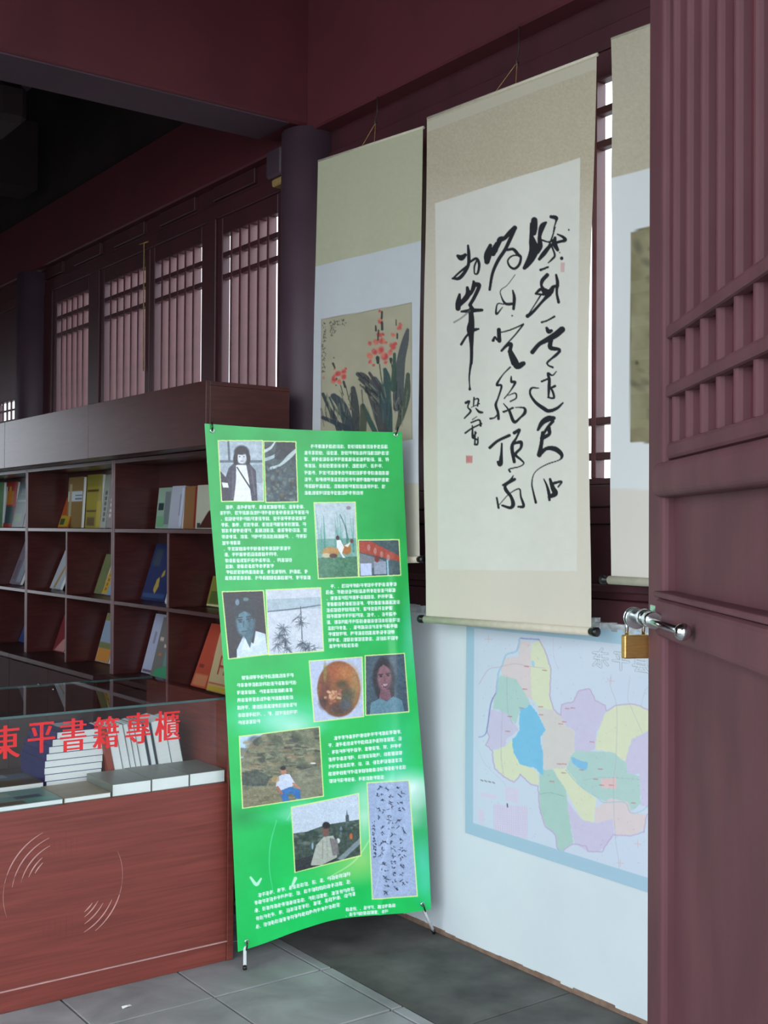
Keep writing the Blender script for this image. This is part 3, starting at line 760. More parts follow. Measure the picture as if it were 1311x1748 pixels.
for k, (tk, c, nmn, spine) in enumerate(rowb):
    L = .192 + random.uniform(-.006, .004)
    # local x = depth (away from the viewer), y = thickness (+x world, rotated), z = up leaning to -x
    zx = (-math.sin(lean), 0, math.cos(lean)); yx = (math.cos(lean), 0, math.sin(lean))
    if spine: m = frame_mtx((x, 3.872, D0 + .0005), (0, 1, 0), yx, zx)
    else:     m = frame_mtx((x, 3.872 + .14, D0 + .0005), (0, -1, 0), yx, zx)
    if spine:
        r_ = make_book(.14, L, tk, c, '%s book showing its spine, %s from the left in the leaning row' % (nmn, ords[k]), GL, m)
    else:
        r_ = make_book(.14, L, tk, (180, 190, 196) if k % 2 else (96, 110, 112), '%s book showing its page edges, %s from the left in the leaning row' % (nmn, ords[k]), GL, m)
    x += tk / math.cos(lean) + .0006

# ================================================================== HANGING SCROLLS
def xing(p): return p
def edge_pts(px, X): return np.array([pl(a, b, 0, X) for a, b in px])
M_SCR = print_mat('scroll_print', rough=0.85, grain=0.15, gscale=260)
def scroll_sheet(name, Ledge, Redge, X, cv, step, parent, ripple=0.004, gain=1.0, seed=0, top_roll=0.0):
    L = edge_pts(Ledge, X); R = edge_pts(Redge, X)
    H = L[0, 2] - L[-1, 2]; Wd = abs(L[:, 1].mean() - R[:, 1].mean())
    ny = int(H / step) + 1; nx = int(Wd / step) + 1
    t = np.linspace(0, 1, ny)
    def along(E):
        tz = (E[0, 2] - E[:, 2]) / (E[0, 2] - E[-1, 2])
        # smooth the outline a little
        y = np.interp(t, tz, E[:, 1]); k = max(ny // 14, 1)
        yp = np.pad(y, k, mode='edge'); y = np.convolve(yp, np.ones(2 * k + 1) / (2 * k + 1), 'valid')
        return np.stack([np.full(ny, X), y, E[0, 2] + (E[-1, 2] - E[0, 2]) * t], -1)
    A, B = along(L), along(R)
    s_ = np.linspace(0, 1, nx)[None, :, None]
    V = A[:, None] * (1 - s_) + B[:, None] * s_
    px, py = pr_grid(V)
    rgb = cv.sample(px, py)
    rip = ripple * (np.sin(s_[..., 0] * 7 + 2.5 * t[:, None] + seed) * 0.6 + np.sin(s_[..., 0] * 15 + seed * 2 + 4 * t[:, None]) * 0.25) * np.minimum(1, 4 * t[:, None])
    V[..., 0] += rip
    return sheet(name, V, rgb, M_SCR, parent, gain, origin=np.array(parent.location)), A, B
def pr_grid(V):
    d = V - CAM; z = d @ FW
    return 655.5 + FPX * (d @ RT) / z, 874 - FPX * (d @ UP) / z
def silk_noise(cv, poly, amp, cell, seed):
    bb, m = cv.pmask(poly)
    if m.size == 0: return
    n = vnoise(m.shape[0], m.shape[1], cell * cv.k, 3, seed)[..., None] - 0.5
    i0, j0, i1, j1 = bb
    cv.a[j0:j1, i0:i1] += n * 2 * amp * m[..., None]
def hanging(t, A, B, X, wall_z, knobs=True, rod_r=.013, name='roller'):
    o = np.array(t.location)
    a, b = A[-1].copy(), B[-1].copy(); a[2] += .004; b[2] += .004
    d = (b - a) / np.linalg.norm(b - a)
    bm = bmesh.new(); tube_bm(bm, [tuple(a - o + np.array([-.006, 0, -.004])), tuple(b - o + np.array([-.006, 0, -.004]))], rod_r, 16)
    fin(bm, 'roller', M_SILK, t, smooth=True)
    if knobs:
        for e, sg in ((a, -1), (b, 1)):
            p = e - o + np.array([-.006, 0, -.004])
            bm = bmesh.new(); tube_bm(bm, [tuple(p), tuple(p + d * sg * .012), tuple(p + d * sg * .014), tuple(p + d * sg * .03), tuple(p + d * sg * .032)], [rod_r * .85, rod_r * .85, rod_r * 1.15, rod_r * 1.15, rod_r * .7], 14)
            fin(bm, 'roller_knob', M_BLACK, t, smooth=True)
    a, b = A[0] - o, B[0] - o
    bm = bmesh.new(); tube_bm(bm, [tuple(a + [0.004, 0, 0]), tuple(b + [0.004, 0, 0])], .006, 10); fin(bm, 'hanging_stave', M_SILK, t, smooth=True)
    m = (a + b) / 2; q = (wall_z[0] - o[0], (A[0, 1] + B[0, 1]) / 2 + wall_z[1] - o[1], wall_z[2] - o[2])
    bm = bmesh.new()
    for e in (a * .56 + b * .44, a * .44 + b * .56): tube_bm(bm, [tuple(e + [0.004, 0, .004]), q], .0012, 6)
    fin(bm, 'hanging_cord', M_CORD, t)
    return q

# ---- scroll 2: the calligraphy scroll
c2 = Canvas(700, 80, 1040, 1100, 2.0, (190, 178, 154))
allp = [(690, 60), (1050, 60), (1050, 1110), (690, 1110)]
silk_noise(c2, allp, 10, 3.0, 3)
# lower silk paler than upper
for i in range(40):
    y = 300 + i * 8
    c2.poly([(690, y), (1050, y), (1050, 1110), (690, 1110)], (220, 212, 196), .06)
inner = [(742, 347), (990, 269), (985, 640), (985, 975), (748, 972), (746, 640)]
c2.poly(inner, (222, 219, 207)); silk_noise(c2, inner, 3, 14, 5)
c2.poly([(728, 208), (1020, 97), (1020, 116), (728, 226)], (198, 192, 172), .8)
INK = (38, 38, 42)
def fr(x0, y0, sc): return (lambda p: (x0 + p[0] / sc, y0 + p[1] / sc)), 1 / sc
def ink(cv, lst, col=INK, **kw):
    for st in lst: cv.stroke(st, col, **kw)
f, q = fr(740, 340, 5.042); c2.frame(f, q)
ink(c2, [
 [(865,180,26),(862,240,30),(858,290,24)], [(838,210,10),(838,300,14),(850,370,30),(862,430,40),(840,500,34),(805,560,24),(782,592,16)],
 [(962,200,10),(930,235,24),(908,320,16),(910,400,24),(880,440,34)], [(925,350,8),(985,367,7),(1040,345,12)],
 [(1005,150,14),(1048,160,18),(1048,190,8),(1030,250,5),(1025,300,5)], [(1060,300,6),(1110,325,12),(1128,352,15),(1070,368,12),(1000,400,15),(945,465,20),(905,515,13)],
 [(1042,240,4),(1010,340,7),(985,400,7)], [(1040,330,12),(1035,380,22),(1062,435,14)], [(1010,400,7),(1038,480,9),(1015,515,9),(980,548,4)],
 [(1160,263,8)], [(1080,458,5)], [(1098,508,15)],
 [(915,608,11),(950,595,9),(980,583,8)], [(972,652,17),(930,700,17),(925,750,12),(960,800,28),(1000,795,26),(1025,755,16),(1065,745,12)], [(875,812,10),(915,775,14),(960,785,18)],
 [(880,815,8),(940,820,10)], [(990,815,22),(930,880,12),(850,970,13),(805,1005,17)], [(920,820,7),(870,900,5),(820,980,5)], [(1050,650,9),(1062,720,15),(1055,800,11),(1072,885,13)],
 [(925,1058,9),(970,1045,7),(1035,1010,9)], [(968,1108,12),(985,1138,19),(1010,1132,13)], [(1102,1122,28),(1045,1168,28),(960,1215,22),(900,1250,18),(845,1315,19)],
 [(1012,1190,18),(1000,1275,20),(1080,1295,13),(1055,1340,11),(985,1390,7),(968,1412,6)],
 [(465,540,22),(470,480,30),(495,400,16)], [(470,540,20),(500,460,20),(530,440,30),(550,385,16)], [(520,470,22),(560,400,18),(580,350,24),(620,335,18),(660,290,18),(704,248,20)],
 [(704,250,18),(665,345,16),(620,440,15),(562,530,15),(515,640,13),(490,780,11)], [(630,440,10),(690,432,13),(730,478,14),(752,500,10),(740,560,11),(702,598,11),(662,580,9),(645,530,7),(680,490,7),(742,482,7)],
 [(705,650,2.5),(640,740,2.5),(585,785,3.5),(590,840,5),(625,900,11),(688,900,13)], [(684,785,6),(697,850,13),(690,945,11)], [(612,905,5),(562,900,5),(547,940,7),(550,990,9),(600,930,3)], [(678,1003,7)],
 [(520,1217,13),(535,1187,8),(552,1212,8)], [(572,1220,17),(568,1125,17)], [(590,1145,5),(650,1130,6),(720,1100,6),(770,1075,7)], [(770,1078,7),(700,1170,6),(630,1250,6),(590,1305,10)], [(595,1300,9),(630,1262,13),(668,1248,15),(660,1320,16),(690,1412,22)],
 [(208,488,12),(240,505,24),(275,480,14)], [(298,400,9),(305,480,15),(297,580,14),(228,676,16),(165,682,9)], [(170,680,8),(230,625,9),(295,575,12)], [(310,545,9),(370,512,12),(397,560,12),(385,635,10),(357,640,6),(355,580,8),(375,530,8)],
 [(212,940,22),(215,890,24),(225,820,11)], [(220,915,18),(295,830,24),(293,762,13)], [(290,840,18),(330,800,16),(352,740,20),(348,710,11)], [(355,735,20),(398,745,18),(355,845,16),(316,910,15)], [(316,910,14),(340,950,18)],
 [(240,968,8),(330,960,18),(424,955,12)], [(325,950,20),(330,1050,26),(322,1120,34),(328,1180,24),(332,1290,15),(330,1412,13)], [(240,1250,11),(290,1175,10),(350,1130,14),(392,1118,9)]])
ink(c2, [[(178,1060,8),(245,1020,7),(315,960,10)]], (110, 110, 106), al=.6)
c2.poly([(1090, 545), (1126, 545), (1122, 628), (1088, 625)], (206, 150, 146), .55)
f, q = fr(740, 600, 5.042); c2.frame(f, q)
ink(c2, [
 [(1082,0,12),(1010,62,9),(975,98,7),(985,120,7),(1022,136,9)],
 [(1055,170,4),(1020,205,7),(980,188,11),(992,240,13),(990,300,14),(985,385,8)], [(1000,310,8),(1022,345,10),(1032,400,9),(980,395,7)], [(925,257,9),(980,235,8)], [(1042,297,11),(1000,318,10)],
 [(900,315,4),(838,315,9),(825,365,9),(870,435,13),(940,488,17),(990,512,16),(1060,488,13),(1112,442,7)],
 [(892,675,11),(930,612,22),(980,580,26),(1032,573,17)], [(1025,600,14),(985,645,13),(930,725,12)], [(985,655,20),(992,710,15),(930,745,20)], [(935,700,16),(922,800,17),(905,888,22)], [(915,878,18),(970,835,16),(1040,838,22),(1090,872,19),(1103,905,13),(1078,935,5),(980,968,5),(900,1010,4),(855,1060,4),(840,1140,6),(855,1220,8),(875,1300,11)],
 [(945,1098,5),(970,1150,9),(990,1220,14),(995,1278,11)], [(1000,1100,11),(1025,1175,20),(1045,1222,24),(995,1252,15)], [(1010,1140,14),(1100,1120,9),(1072,1165,7)],
 [(660,0,20),(695,75,26),(720,125,28),(768,103,20)], [(660,135,7),(600,200,5),(550,285,11),(588,297,9),(560,400,7),(540,460,11),(558,525,11),(562,580,11)], [(560,535,6),(530,570,6),(494,578,8)],
 [(668,215,5),(670,260,11),(700,267,11),(660,340,5),(610,405,5)], [(640,380,3),(700,358,6),(708,400,6),(660,430,6)], [(605,450,4),(640,500,7),(600,518,6)], [(605,522,7),(680,485,9)], [(652,512,11),(690,605,14),(740,570,9),(780,525,14),(772,485,9),(700,482,3)],
 [(490,828,13),(555,770,12),(650,722,13)], [(588,792,7),(585,880,11),(575,968,20),(555,950,10)], [(692,700,15),(735,675,11),(710,740,9),(672,820,15),(690,950,13)], [(690,792,10),(745,780,15),(745,830,11),(700,885,12),(745,930,9),(770,962,6),(735,990,5),(650,1012,6),(655,1035,8)],
 [(682,1068,4),(655,1112,11),(597,1150,9)], [(692,1100,13),(620,1150,10),(620,1190,15),(662,1250,13),(680,1315,17),(655,1345,13),(590,1325,9)], [(545,1258,7),(560,1347,9)], [(565,1320,3),(645,1228,4),(730,1182,6),(745,1250,8),(768,1330,13),(722,1337,8)],
 [(335,0,13),(330,80,13),(318,160,9),(312,230,7),(316,300,6),(317,325,12)],
 [(283,442,12),(312,430,9),(300,480,6),(325,515,9),(270,575,6)], [(355,398,7),(350,470,5)], [(350,415,4),(392,410,7),(385,470,7)], [(330,482,3),(402,450,5)], [(370,490,5),(400,520,11),(428,525,8)], [(340,588,4),(380,560,3)], [(330,612,7),(400,590,7),(412,640,9)],
 [(278,702,8),(340,660,7),(420,622,7)], [(340,640,6),(345,740,11),(372,700,7)], [(345,745,7),(385,760,8)], [(360,800,8),(385,797,8),(390,740,5)], [(365,690,6),(362,800,7)]])
c2.poly([(284, 895), (342, 895), (340, 962), (284, 965)], (206, 120, 116), .45)
for k in range(7): c2.stroke([(290 + 8 * k, 900 + 3 * (k % 3), 3), (290 + 8 * k, 955 - 5 * (k % 2), 3)], (190, 84, 84), .6)
c2.frame(lambda p: p, 1.0)
XS2 = 2.678
sc2 = thing('calligraphy_scroll', 'long hanging scroll with three columns of black cursive characters', 'scroll', (XS2, 3.1, 1.16), 'hanging scrolls on the right wall')
LE2 = [(729, 202), (727, 345), (723, 500), (722, 600), (723, 800), (727, 950), (728, 1057)]
RE2 = [(1019, 92), (1015, 250), (1011, 350), (1006, 500), (1004, 640), (1006, 830), (1010, 1000), (1010, 1078)]
_, A, B = scroll_sheet('paper_sheet', LE2, RE2, XS2, c2, 0.0024, sc2, .005, seed=1)
q2 = hanging(sc2, A, B, XS2, (2.735, 0.0, 3.10))

# ---- scroll 1: red flowers over dark leaves
c1 = Canvas(500, 190, 760, 1000, 2.0, (206, 210, 212))
c1.poly([(500, 190), (760, 190), (760, 402), (720, 411), (536, 456), (500, 465)], (190, 190, 160)); silk_noise(c1, [(500, 190), (760, 190), (760, 402), (536, 456), (500, 460)], 3, 5, 9)
c1.poly([(500, 826), (760, 824), (760, 1000), (500, 1000)], (206, 202, 182))
silk_noise(c1, [(500, 400), (760, 400), (760, 1000), (500, 1000)], 2.5, 10, 9)
pq = [(549.5, 545), (703, 517), (704.5, 750), (549, 770)]
c1.poly(pq, (178, 172, 146)); silk_noise(c1, pq, 8, 30, 12)
f, q = fr(535, 500, 6.721); c1.frame(f, q)
for lf in [[(1085,425,18),(1055,560,42),(1010,760,50),(985,980,62),(975,1180,60),(955,1320,40)], [(1090,940,24),(1075,1180,42),(1010,1420,38),(960,1560,18)], [(820,880,22),(845,990,42),(840,1180,52),(850,1400,58),(860,1600,50)],
           [(500,930,22),(560,960,44),(620,1030,50),(690,1180,66),(740,1350,64),(800,1600,52)], [(700,1000,40),(780,1150,52),(820,1400,52)], [(565,1290,20),(630,1440,30),(710,1600,28)], [(115,1160,18),(170,1290,18),(250,1450,26),(300,1600,30)],
           [(235,1185,34),(310,1270,50),(370,1420,58),(420,1620,60)], [(448,1095,26),(465,1240,42),(480,1420,46),(480,1620,40)], [(110,1430,20),(230,1480,26),(380,1560,40)], [(560,1300,30),(570,1450,40),(560,1620,40)], [(640,920,16),(700,1010,20),(770,1120,18)], [(190,1200,10),(250,1330,12),(330,1420,14)], [(930,700,16),(925,900,26),(920,1100,36)]]:
    c1.stroke(lf, (74 + random.randint(-14, 10), 82 + random.randint(-12, 8), 82 + random.randint(-8, 10)), .93, dry=.35)
for k in range(60):
    x = random.choice([random.uniform(560, 1090), random.uniform(120, 480)]); y = random.uniform(1180, 1560)
    c1.stroke([(x, y, random.uniform(2, 9)), (x - random.uniform(-40, 60), y - random.uniform(60, 220), random.uniform(2, 8)), ], random.choice([(44, 50, 52), (110, 118, 108), (142, 142, 122), (60, 66, 66)]), .6)
for k in range(26):
    x = random.uniform(500, 700); y = 930 + (x - 500) * 1.0 + random.uniform(-40, 120)
    c1.stroke([(x, y, 10), (x + 60, y + 60, 5)], random.choice([(38, 42, 44), (150, 150, 130)]), .5)
ink(c1, [[(758,820,6),(775,960,6),(798,1085,5)], [(890,780,6),(905,880,6),(908,960,6)], [(312,1060,5),(340,1175,5)], [(368,1070,5),(395,1190,5),(425,1290,5)]], (84, 92, 72))
rs = random.Random(4)
for (x, y, r_) in [(765,215,22),(760,320,32),(755,480,34),(800,480,24),(648,575,30),(715,565,34),(780,560,42),(830,575,20),(650,720,48),(650,790,26),(760,660,46),(700,680,36),(820,720,50),(830,800,26),(905,610,48),(940,590,30),(880,680,44),(985,400,32),(1000,360,20),(920,480,32),(690,830,20),(280,930,42),(350,910,36),(370,870,16),(250,870,18),(250,1000,42),(300,1020,32),(340,950,38),(240,960,26)]:
    for k in range(5):
        c1.ell(x + rs.uniform(-.4, .4) * r_, y + rs.uniform(-.4, .4) * r_, r_ * rs.uniform(.45, .8), r_ * rs.uniform(.35, .7), rs.choice([(206, 92, 84), (214, 112, 96), (196, 74, 78), (222, 132, 110)]), .7, .3, rs.uniform(0, 3))
ink(c1, [[(785,215,10),(782,290,12)], [(785,340,14),(788,420,14)], [(745,430,9),(738,540,8)], [(712,380,9),(715,430,12)], [(962,470,10),(962,520,10)], [(948,310,5),(950,370,6)], [(735,745,22),(740,800,16)], [(888,760,18),(890,800,10)], [(345,1020,12),(360,1080,12)], [(230,810,12),(250,860,8)], [(240,745,8)], [(262,1060,8)], [(268,985,10)]], (50, 54, 52), al=.85)
def marks(cv, x, y0, y1, sz, col, al=.8, n=None, seed=1, rr=.12):
    r2 = random.Random(seed); y = y0
    while y < y1:
        for k in range(4):
            a = (x + r2.uniform(-.5, .5) * sz, y + r2.uniform(0, .8) * sz)
            cv.stroke([(a[0], a[1], sz * rr), (a[0] + r2.uniform(-.5, .5) * sz, a[1] + r2.uniform(-.1, .6) * sz, sz * rr * .7)], col, al)
        y += sz * 1.25
marks(c1, 126, 330, 900, 34, (70, 72, 66), seed=2); marks(c1, 205, 330, 480, 34, (70, 72, 66), seed=3); marks(c1, 245, 310, 440, 32, (64, 64, 60), seed=5); marks(c1, 292, 305, 380, 32, (70, 70, 66), seed=6); marks(c1, 350, 300, 345, 34, (70, 70, 66), seed=7)
c1.ell(122, 975, 14, 20, (190, 110, 100), .5)
c1.frame(lambda p: p, 1.0)
for a, b in zip(pq, pq[1:] + pq[:1]): c1.stroke([(a[0], a[1], .5), (b[0], b[1], .5)], (130, 126, 112), .8, smooth=False)
XS1 = 2.695
sc1 = thing('flower_painting_scroll', 'hanging scroll painted with red flowers over dark leaves, behind the green banner', 'scroll', (XS1, 3.93, 1.35), 'hanging scrolls on the right wall')
LE1 = [(543, 275), (540, 400), (536, 560), (534, 730), (532, 960)]
RE1 = [(722, 217), (720, 400), (717, 600), (715, 760), (716, 900), (717, 955)]
_, A, B = scroll_sheet('paper_sheet', LE1, RE1, XS1, c1, 0.0034, sc1, .004, seed=3)
q1 = hanging(sc1, A, B, XS1, (2.735, 0.0, 3.12))

# ---- scroll 3: dark landscape, half behind the door
c3 = Canvas(1020, -80, 1420, 1060, 1.4, (218, 220, 218))
c3.poly([(1020, -80), (1420, -80), (1420, 205), (1108, 287), (1042, 304), (1020, 308)], (186, 176, 154)); silk_noise(c3, [(1020, -80), (1420, -80), (1420, 210), (1042, 303)], 10, 3.0, 6)
c3.poly([(1020, 835), (1420, 836), (1420, 1060), (1020, 1060)], (214, 208, 196))
c3.poly([(1075, 396), (1340, 318), (1340, 770), (1075, 754)], (136, 128, 98), 1, 20, 30, 8)
for k in range(90):
    x = random.uniform(1085, 1330); y = random.uniform(420, 740)
    c3.ell(x, y, random.uniform(3, 16), random.uniform(2, 10), random.choice([(74, 72, 60), (92, 88, 70), (58, 58, 52), (150, 146, 116)]), .35, .5, random.uniform(0, 3))
for k in range(14):
    x = random.uniform(1110, 1310); y = random.choice([440, 470, 580, 620, 690]) + random.uniform(-20, 30)
    for q_ in range(26): c3.ell(x + random.gauss(0, 12), y + random.gauss(0, 16), random.uniform(1.5, 5), random.uniform(1, 4), random.choice([(46, 46, 42), (62, 60, 50), (80, 76, 60)]), .55, .4)
    c3.stroke([(x, y, 1.6), (x + random.uniform(-14, 14), y + 26, 1.2), (x + random.uniform(-20, 20), y + 60, .8)], (54, 52, 44), .6)
for k in range(5): c3.poly([(1075, 480 + 60 * k), (1340, 450 + 60 * k), (1340, 470 + 64 * k), (1075, 500 + 58 * k)], (166, 160, 128), .25)
c3.poly([(1060, 380), (1074.5, 380), (1074.5, 770), (1060, 770)], (218, 220, 218))
for a, b in zip([(1075, 396), (1340, 318), (1340, 770), (1075, 754)], [(1340, 318), (1340, 770), (1075, 754), (1075, 396)]): c3.stroke([(a[0], a[1], .5), (b[0], b[1], .5)], (84, 82, 70), .8, smooth=False)
XS3 = 2.69
sc3 = thing('landscape_scroll', 'hanging scroll with a dark brown landscape, half hidden behind the red door leaf', 'scroll', (XS3, 2.2, 1.35), 'hanging scrolls on the right wall')
LE3 = [(1042, 67), (1046, 130), (1043, 300), (1042, 330), (1044, 400), (1041, 700), (1040, 850), (1043, 990)]
RE3 = [(1390, -60), (1390, 500), (1390, 1010)]
_, A, B = scroll_sheet('paper_sheet', LE3, RE3, XS3, c3, 0.006, sc3, .005, seed=6)
hanging(sc3, A, B, XS3, (2.735, 0.0, 3.12))
for i, (p, lb_) in enumerate(((q1, 'iron hook in the wall beam above the flower scroll'), (q2, 'iron hook in the wall beam above the calligraphy scroll'))):
    base = (sc1, sc2)[i]
    P_ = np.array(p) + np.array(base.location)
    h = thing('wall_hook', lb_, 'hook', tuple(P_), 'iron hooks in the wall beam')
    bm = bmesh.new(); tube_bm(bm, [(.008, .004, .004), (.004, 0, -.004), (-.002, 0, -.004), (-.004, 0, .006), (.004, 0, .02), (.008, 0, .05), (.008, 0, 3.226 - P_[2])], .0026, 8); fin(bm, 'hook', M_IRON, h, smooth=True)
# hanging cord in front of the left windows
Pc = pl(246, 415, 0, 2.803)
hc = thing('hanging_cord', 'thin yellow cord hanging in front of the left windows', 'cord', tuple(Pc))
bm = bmesh.new(); tube_bm(bm, [(0, 0, 0), (0.002, .004, -.3), (0, -.006, -.72)], .004, 6); fin(bm, 'cord', M_CORD, hc, smooth=True)
bm = bmesh.new(); tube_bm(bm, [(0, .06, .004), (0, -.05, -.002)], .004, 6); fin(bm, 'crossbar', M_CORD, hc, smooth=True)

# ================================================================== WALL MAP
mp_ = Canvas(780, 1020, 1420, 1640, 2.0, (206, 216, 232))
mp_.poly([(817, 1000), (1420, 1000), (1420, 1700), (817, 1400)], (208, 218, 232))
f, q = fr(780, 1060, 3.9727); mp_.frame(f, q)
OR_ = (226, 206, 204); YE = (224, 226, 186); GN = (176, 208, 198); PU = (208, 196, 222); TN = (218, 208, 200); LK = (112, 190, 228)
for pts, c in [([(430,130),(500,140),(510,300),(520,540),(470,510),(400,400),(310,370),(300,300),(340,250),(420,240)], OR_),
 ([(510,150),(575,130),(600,200),(640,320),(630,500),(655,600),(560,590),(510,520),(500,320)], YE),
 ([(290,370),(400,390),(480,520),(500,570),(430,600),(400,700),(330,620),(245,590),(260,500)], GN),
 ([(230,600),(330,620),(420,740),(340,800),(320,870),(240,870),(200,830),(225,790),(210,740)], PU),
 ([(250,880),(330,850),(380,800),(400,880),(440,960),(545,1020),(560,1110),(500,1100),(460,1060),(430,1040),(390,1090),(320,1060),(255,980)], YE),
 ([(545,590),(640,600),(710,640),(750,720),(800,740),(800,880),(770,930),(740,1000),(590,1010),(580,800),(600,740)], TN),
 ([(715,565),(790,550),(830,470),(900,460),(940,540),(1005,570),(1010,620),(1000,700),(950,740),(940,870),(880,890),(800,880),(800,740),(750,720),(705,650)], PU),
 ([(1010,620),(1080,575),(1180,560),(1250,580),(1311,610),(1400,640),(1400,740),(1190,800),(1150,950),(1080,940),(1060,890),(940,870),(960,740)], YE),
 ([(1190,800),(1311,740),(1430,760),(1430,1250),(1311,1270),(1250,1250),(1240,1040),(1150,1030),(1140,950)], PU),
 ([(770,930),(800,880),(1060,890),(1150,960),(1160,1030),(1240,1050),(1250,1240),(1170,1300),(960,1200),(840,1120),(740,1010)], GN),
 ([(560,1010),(650,1010),(740,1130),(760,1300),(790,1500),(710,1565),(680,1540),(670,1450),(600,1390),(560,1270)], (168, 204, 190)),
 ([(650,1000),(740,1000),(840,1120),(950,1200),(930,1370),(900,1380),(840,1330),(740,1150)], YE),
 ([(750,1220),(850,1350),(950,1370),(1060,1340),(1070,1450),(1000,1540),(960,1560),(890,1560),(800,1510),(770,1380)], PU),
 ([(940,1270),(1050,1200),(1160,1230),(1190,1300),(1280,1310),(1280,1400),(1200,1450),(1080,1450),(1060,1340),(940,1370)], OR_),
 ([(980,1070),(1080,1060),(1090,1120),(1080,1140),(980,1130)], (232, 190, 186)),
 ([(430,600),(500,570),(545,620),(600,740),(565,790),(585,900),(585,1050),(570,1040),(540,1000),(430,975),(385,890),(372,810),(430,740),(418,690)], LK),
 ([(775,920),(890,960),(885,1010),(830,1000),(780,960)], (120, 188, 226)),
 ([(505,270),(530,280),(525,310),(505,300)], (160, 206, 230))]:
    mp_.poly(pts, c, 1, 3, 8, 4, wob=4)
OUT = [(430,115),(410,200),(335,230),(310,300),(280,350),(265,490),(230,560),(205,740),(225,790),(200,840),(240,880),(255,1000),(320,1060),(390,1095),(430,1040),(500,1110),(550,1120),(560,1270),(600,1390),(670,1450),(680,1540),(710,1568),(770,1520),(800,1510),(880,1530),(890,1562),(985,1566),(1000,1540),(1060,1450),(1180,1455),(1270,1430),(1290,1310),(1420,1250)]
OUT2 = [(430,115),(560,125),(600,200),(640,330),(630,500),(655,600),(705,640),(715,565),(790,550),(830,470),(900,460),(940,540),(1005,570),(1015,610),(1080,575),(1180,560),(1250,580),(1311,612),(1420,640)]
def wobl(pts, a, seed):
    r2 = random.Random(seed); q = []
    for i in range(len(pts) - 1):
        (xa, ya), (xb, yb) = pts[i], pts[i + 1]; n = max(int(math.hypot(xb - xa, yb - ya) / 14), 1)
        for t in range(n): q.append((xa + (xb - xa) * t / n + r2.uniform(-a, a), ya + (yb - ya) * t / n + r2.uniform(-a, a), 2.4))
    q.append((*pts[-1], 2.4)); return q
for o_ in (OUT, OUT2):
    mp_.stroke([(x, y, 6) for x, y, r_ in wobl(o_, 3, 2)], (214, 190, 216), .5, smooth=False)
    mp_.stroke(wobl(o_, 3, 2), (176, 150, 190), .85, smooth=False)
mp_.stroke([(430,118,4),(560,126,4)], (130, 150, 210), .9)
mp_.stroke([(430,120,5),(415,200,5),(335,232,5),(310,300,5),(285,350,6),(275,480,5)], (150, 205, 226), .8)
mp_.stroke([(265,490,3.5),(232,560,4),(205,740,4),(180,780,3),(150,788,3)], (110, 130, 190), .85)
for ln, c, r_ in [([(150,430),(215,330),(290,312),(400,290),(480,305),(600,320)], (206, 160, 180), 2.2), ([(1045,365),(1040,440),(1085,590),(1080,940),(1065,1100),(1075,1450),(1100,1640),(1095,1800)], (170, 165, 185), 1.6), ([(1175,375),(1160,520),(1180,580),(1260,760)], (170, 175, 185), 1.6), ([(1300,450),(1275,480),(1250,580)], (170, 175, 185), 1.6),
                  ([(310,600),(300,900),(320,1060)], (160, 160, 180), 1.4), ([(560,1175),(640,1165),(730,1190)], (120, 150, 140), 1.6), ([(740,1010),(840,1120),(960,1200),(1000,1230),(1140,1230),(1180,1300),(1250,1290),(1300,1250)], (140, 190, 205), 3), ([(150,880),(200,980),(320,1100),(340,1200)], (180, 190, 210), 1.4), ([(340,370),(345,600),(380,700)], (150, 150, 160), 1.2), ([(860,1080),(1000,1060),(1240,1075)], (150, 165, 175), 1.4), ([(655,110),(660,240),(690,330)], (206, 190, 200), 2)]:
    mp_.stroke([(a, b, r_) for a, b in ln], c, .7)
r2 = random.Random(9)
for k in range(260):
    x, y = r2.uniform(160, 1340), r2.uniform(120, 1700)
    mp_.stroke([(x, y, 1.3), (x + r2.uniform(-10, 10), y + r2.uniform(-10, 10), 1)], r2.choice([(150, 150, 170), (170, 160, 180), (120, 120, 140), (190, 140, 150)]), .55, smooth=False)
for x, y in [(475,308),(597,335),(462,462),(570,582),(572,636),(345,748),(918,820),(730,684),(705,698),(440,590),(360,648),(750,594),(788,590),(695,970),(730,970),(725,1030),(645,1088),(945,1073),(985,1113),(1050,1113),(975,1004),(848,1010),(1198,1234)]:
    mp_.stroke([(x - 14, y - 1, 3), (x + 14, y + 1, 3)], (196, 96, 96), .8, smooth=False)
for (x0, y0, x1, y1) in [(160,1160,270,1210),(150,1270,185,1380),(250,1240,480,1500),(330,1120,420,1240)]:
    mp_.poly([(x0, y0), (x1, y0 + 20), (x1, y1), (x0, y1 - 20)], (222, 206, 228), .85, 5, 6, 2)
for k in range(16):
    x = 250 + 15 * k; mp_.stroke([(x, 1250, 1.5), (x + 2, 1450, 1.5)], (200, 186, 216), .6)
    y = 1250 + 15 * k; mp_.stroke([(250, y, 1.5), (480, y + 24, 1.5)], (204, 190, 218), .6)
for k in range(4): mp_.stroke([(165 + 26 * k, 1078 + 5 * k, 4), (178 + 26 * k, 1084 + 5 * k, 4)], (90, 90, 100), .7)
mp_.ell(283, 1440, 12, 12, (90, 160, 90)); mp_.stroke([(342, 1240, 4), (344, 1262, 4)], (70, 60, 80))
for c_ in ((215, 122), (1228, 1510), (1045, 405), (1110, 1640)):
    mp_.stroke([(c_[0] - 25, c_[1], 2), (c_[0] + 25, c_[1] + 4, 2)], (226, 170, 176), .8); mp_.stroke([(c_[0], c_[1] - 25, 2), (c_[0], c_[1] + 25, 2)], (226, 170, 176), .8)
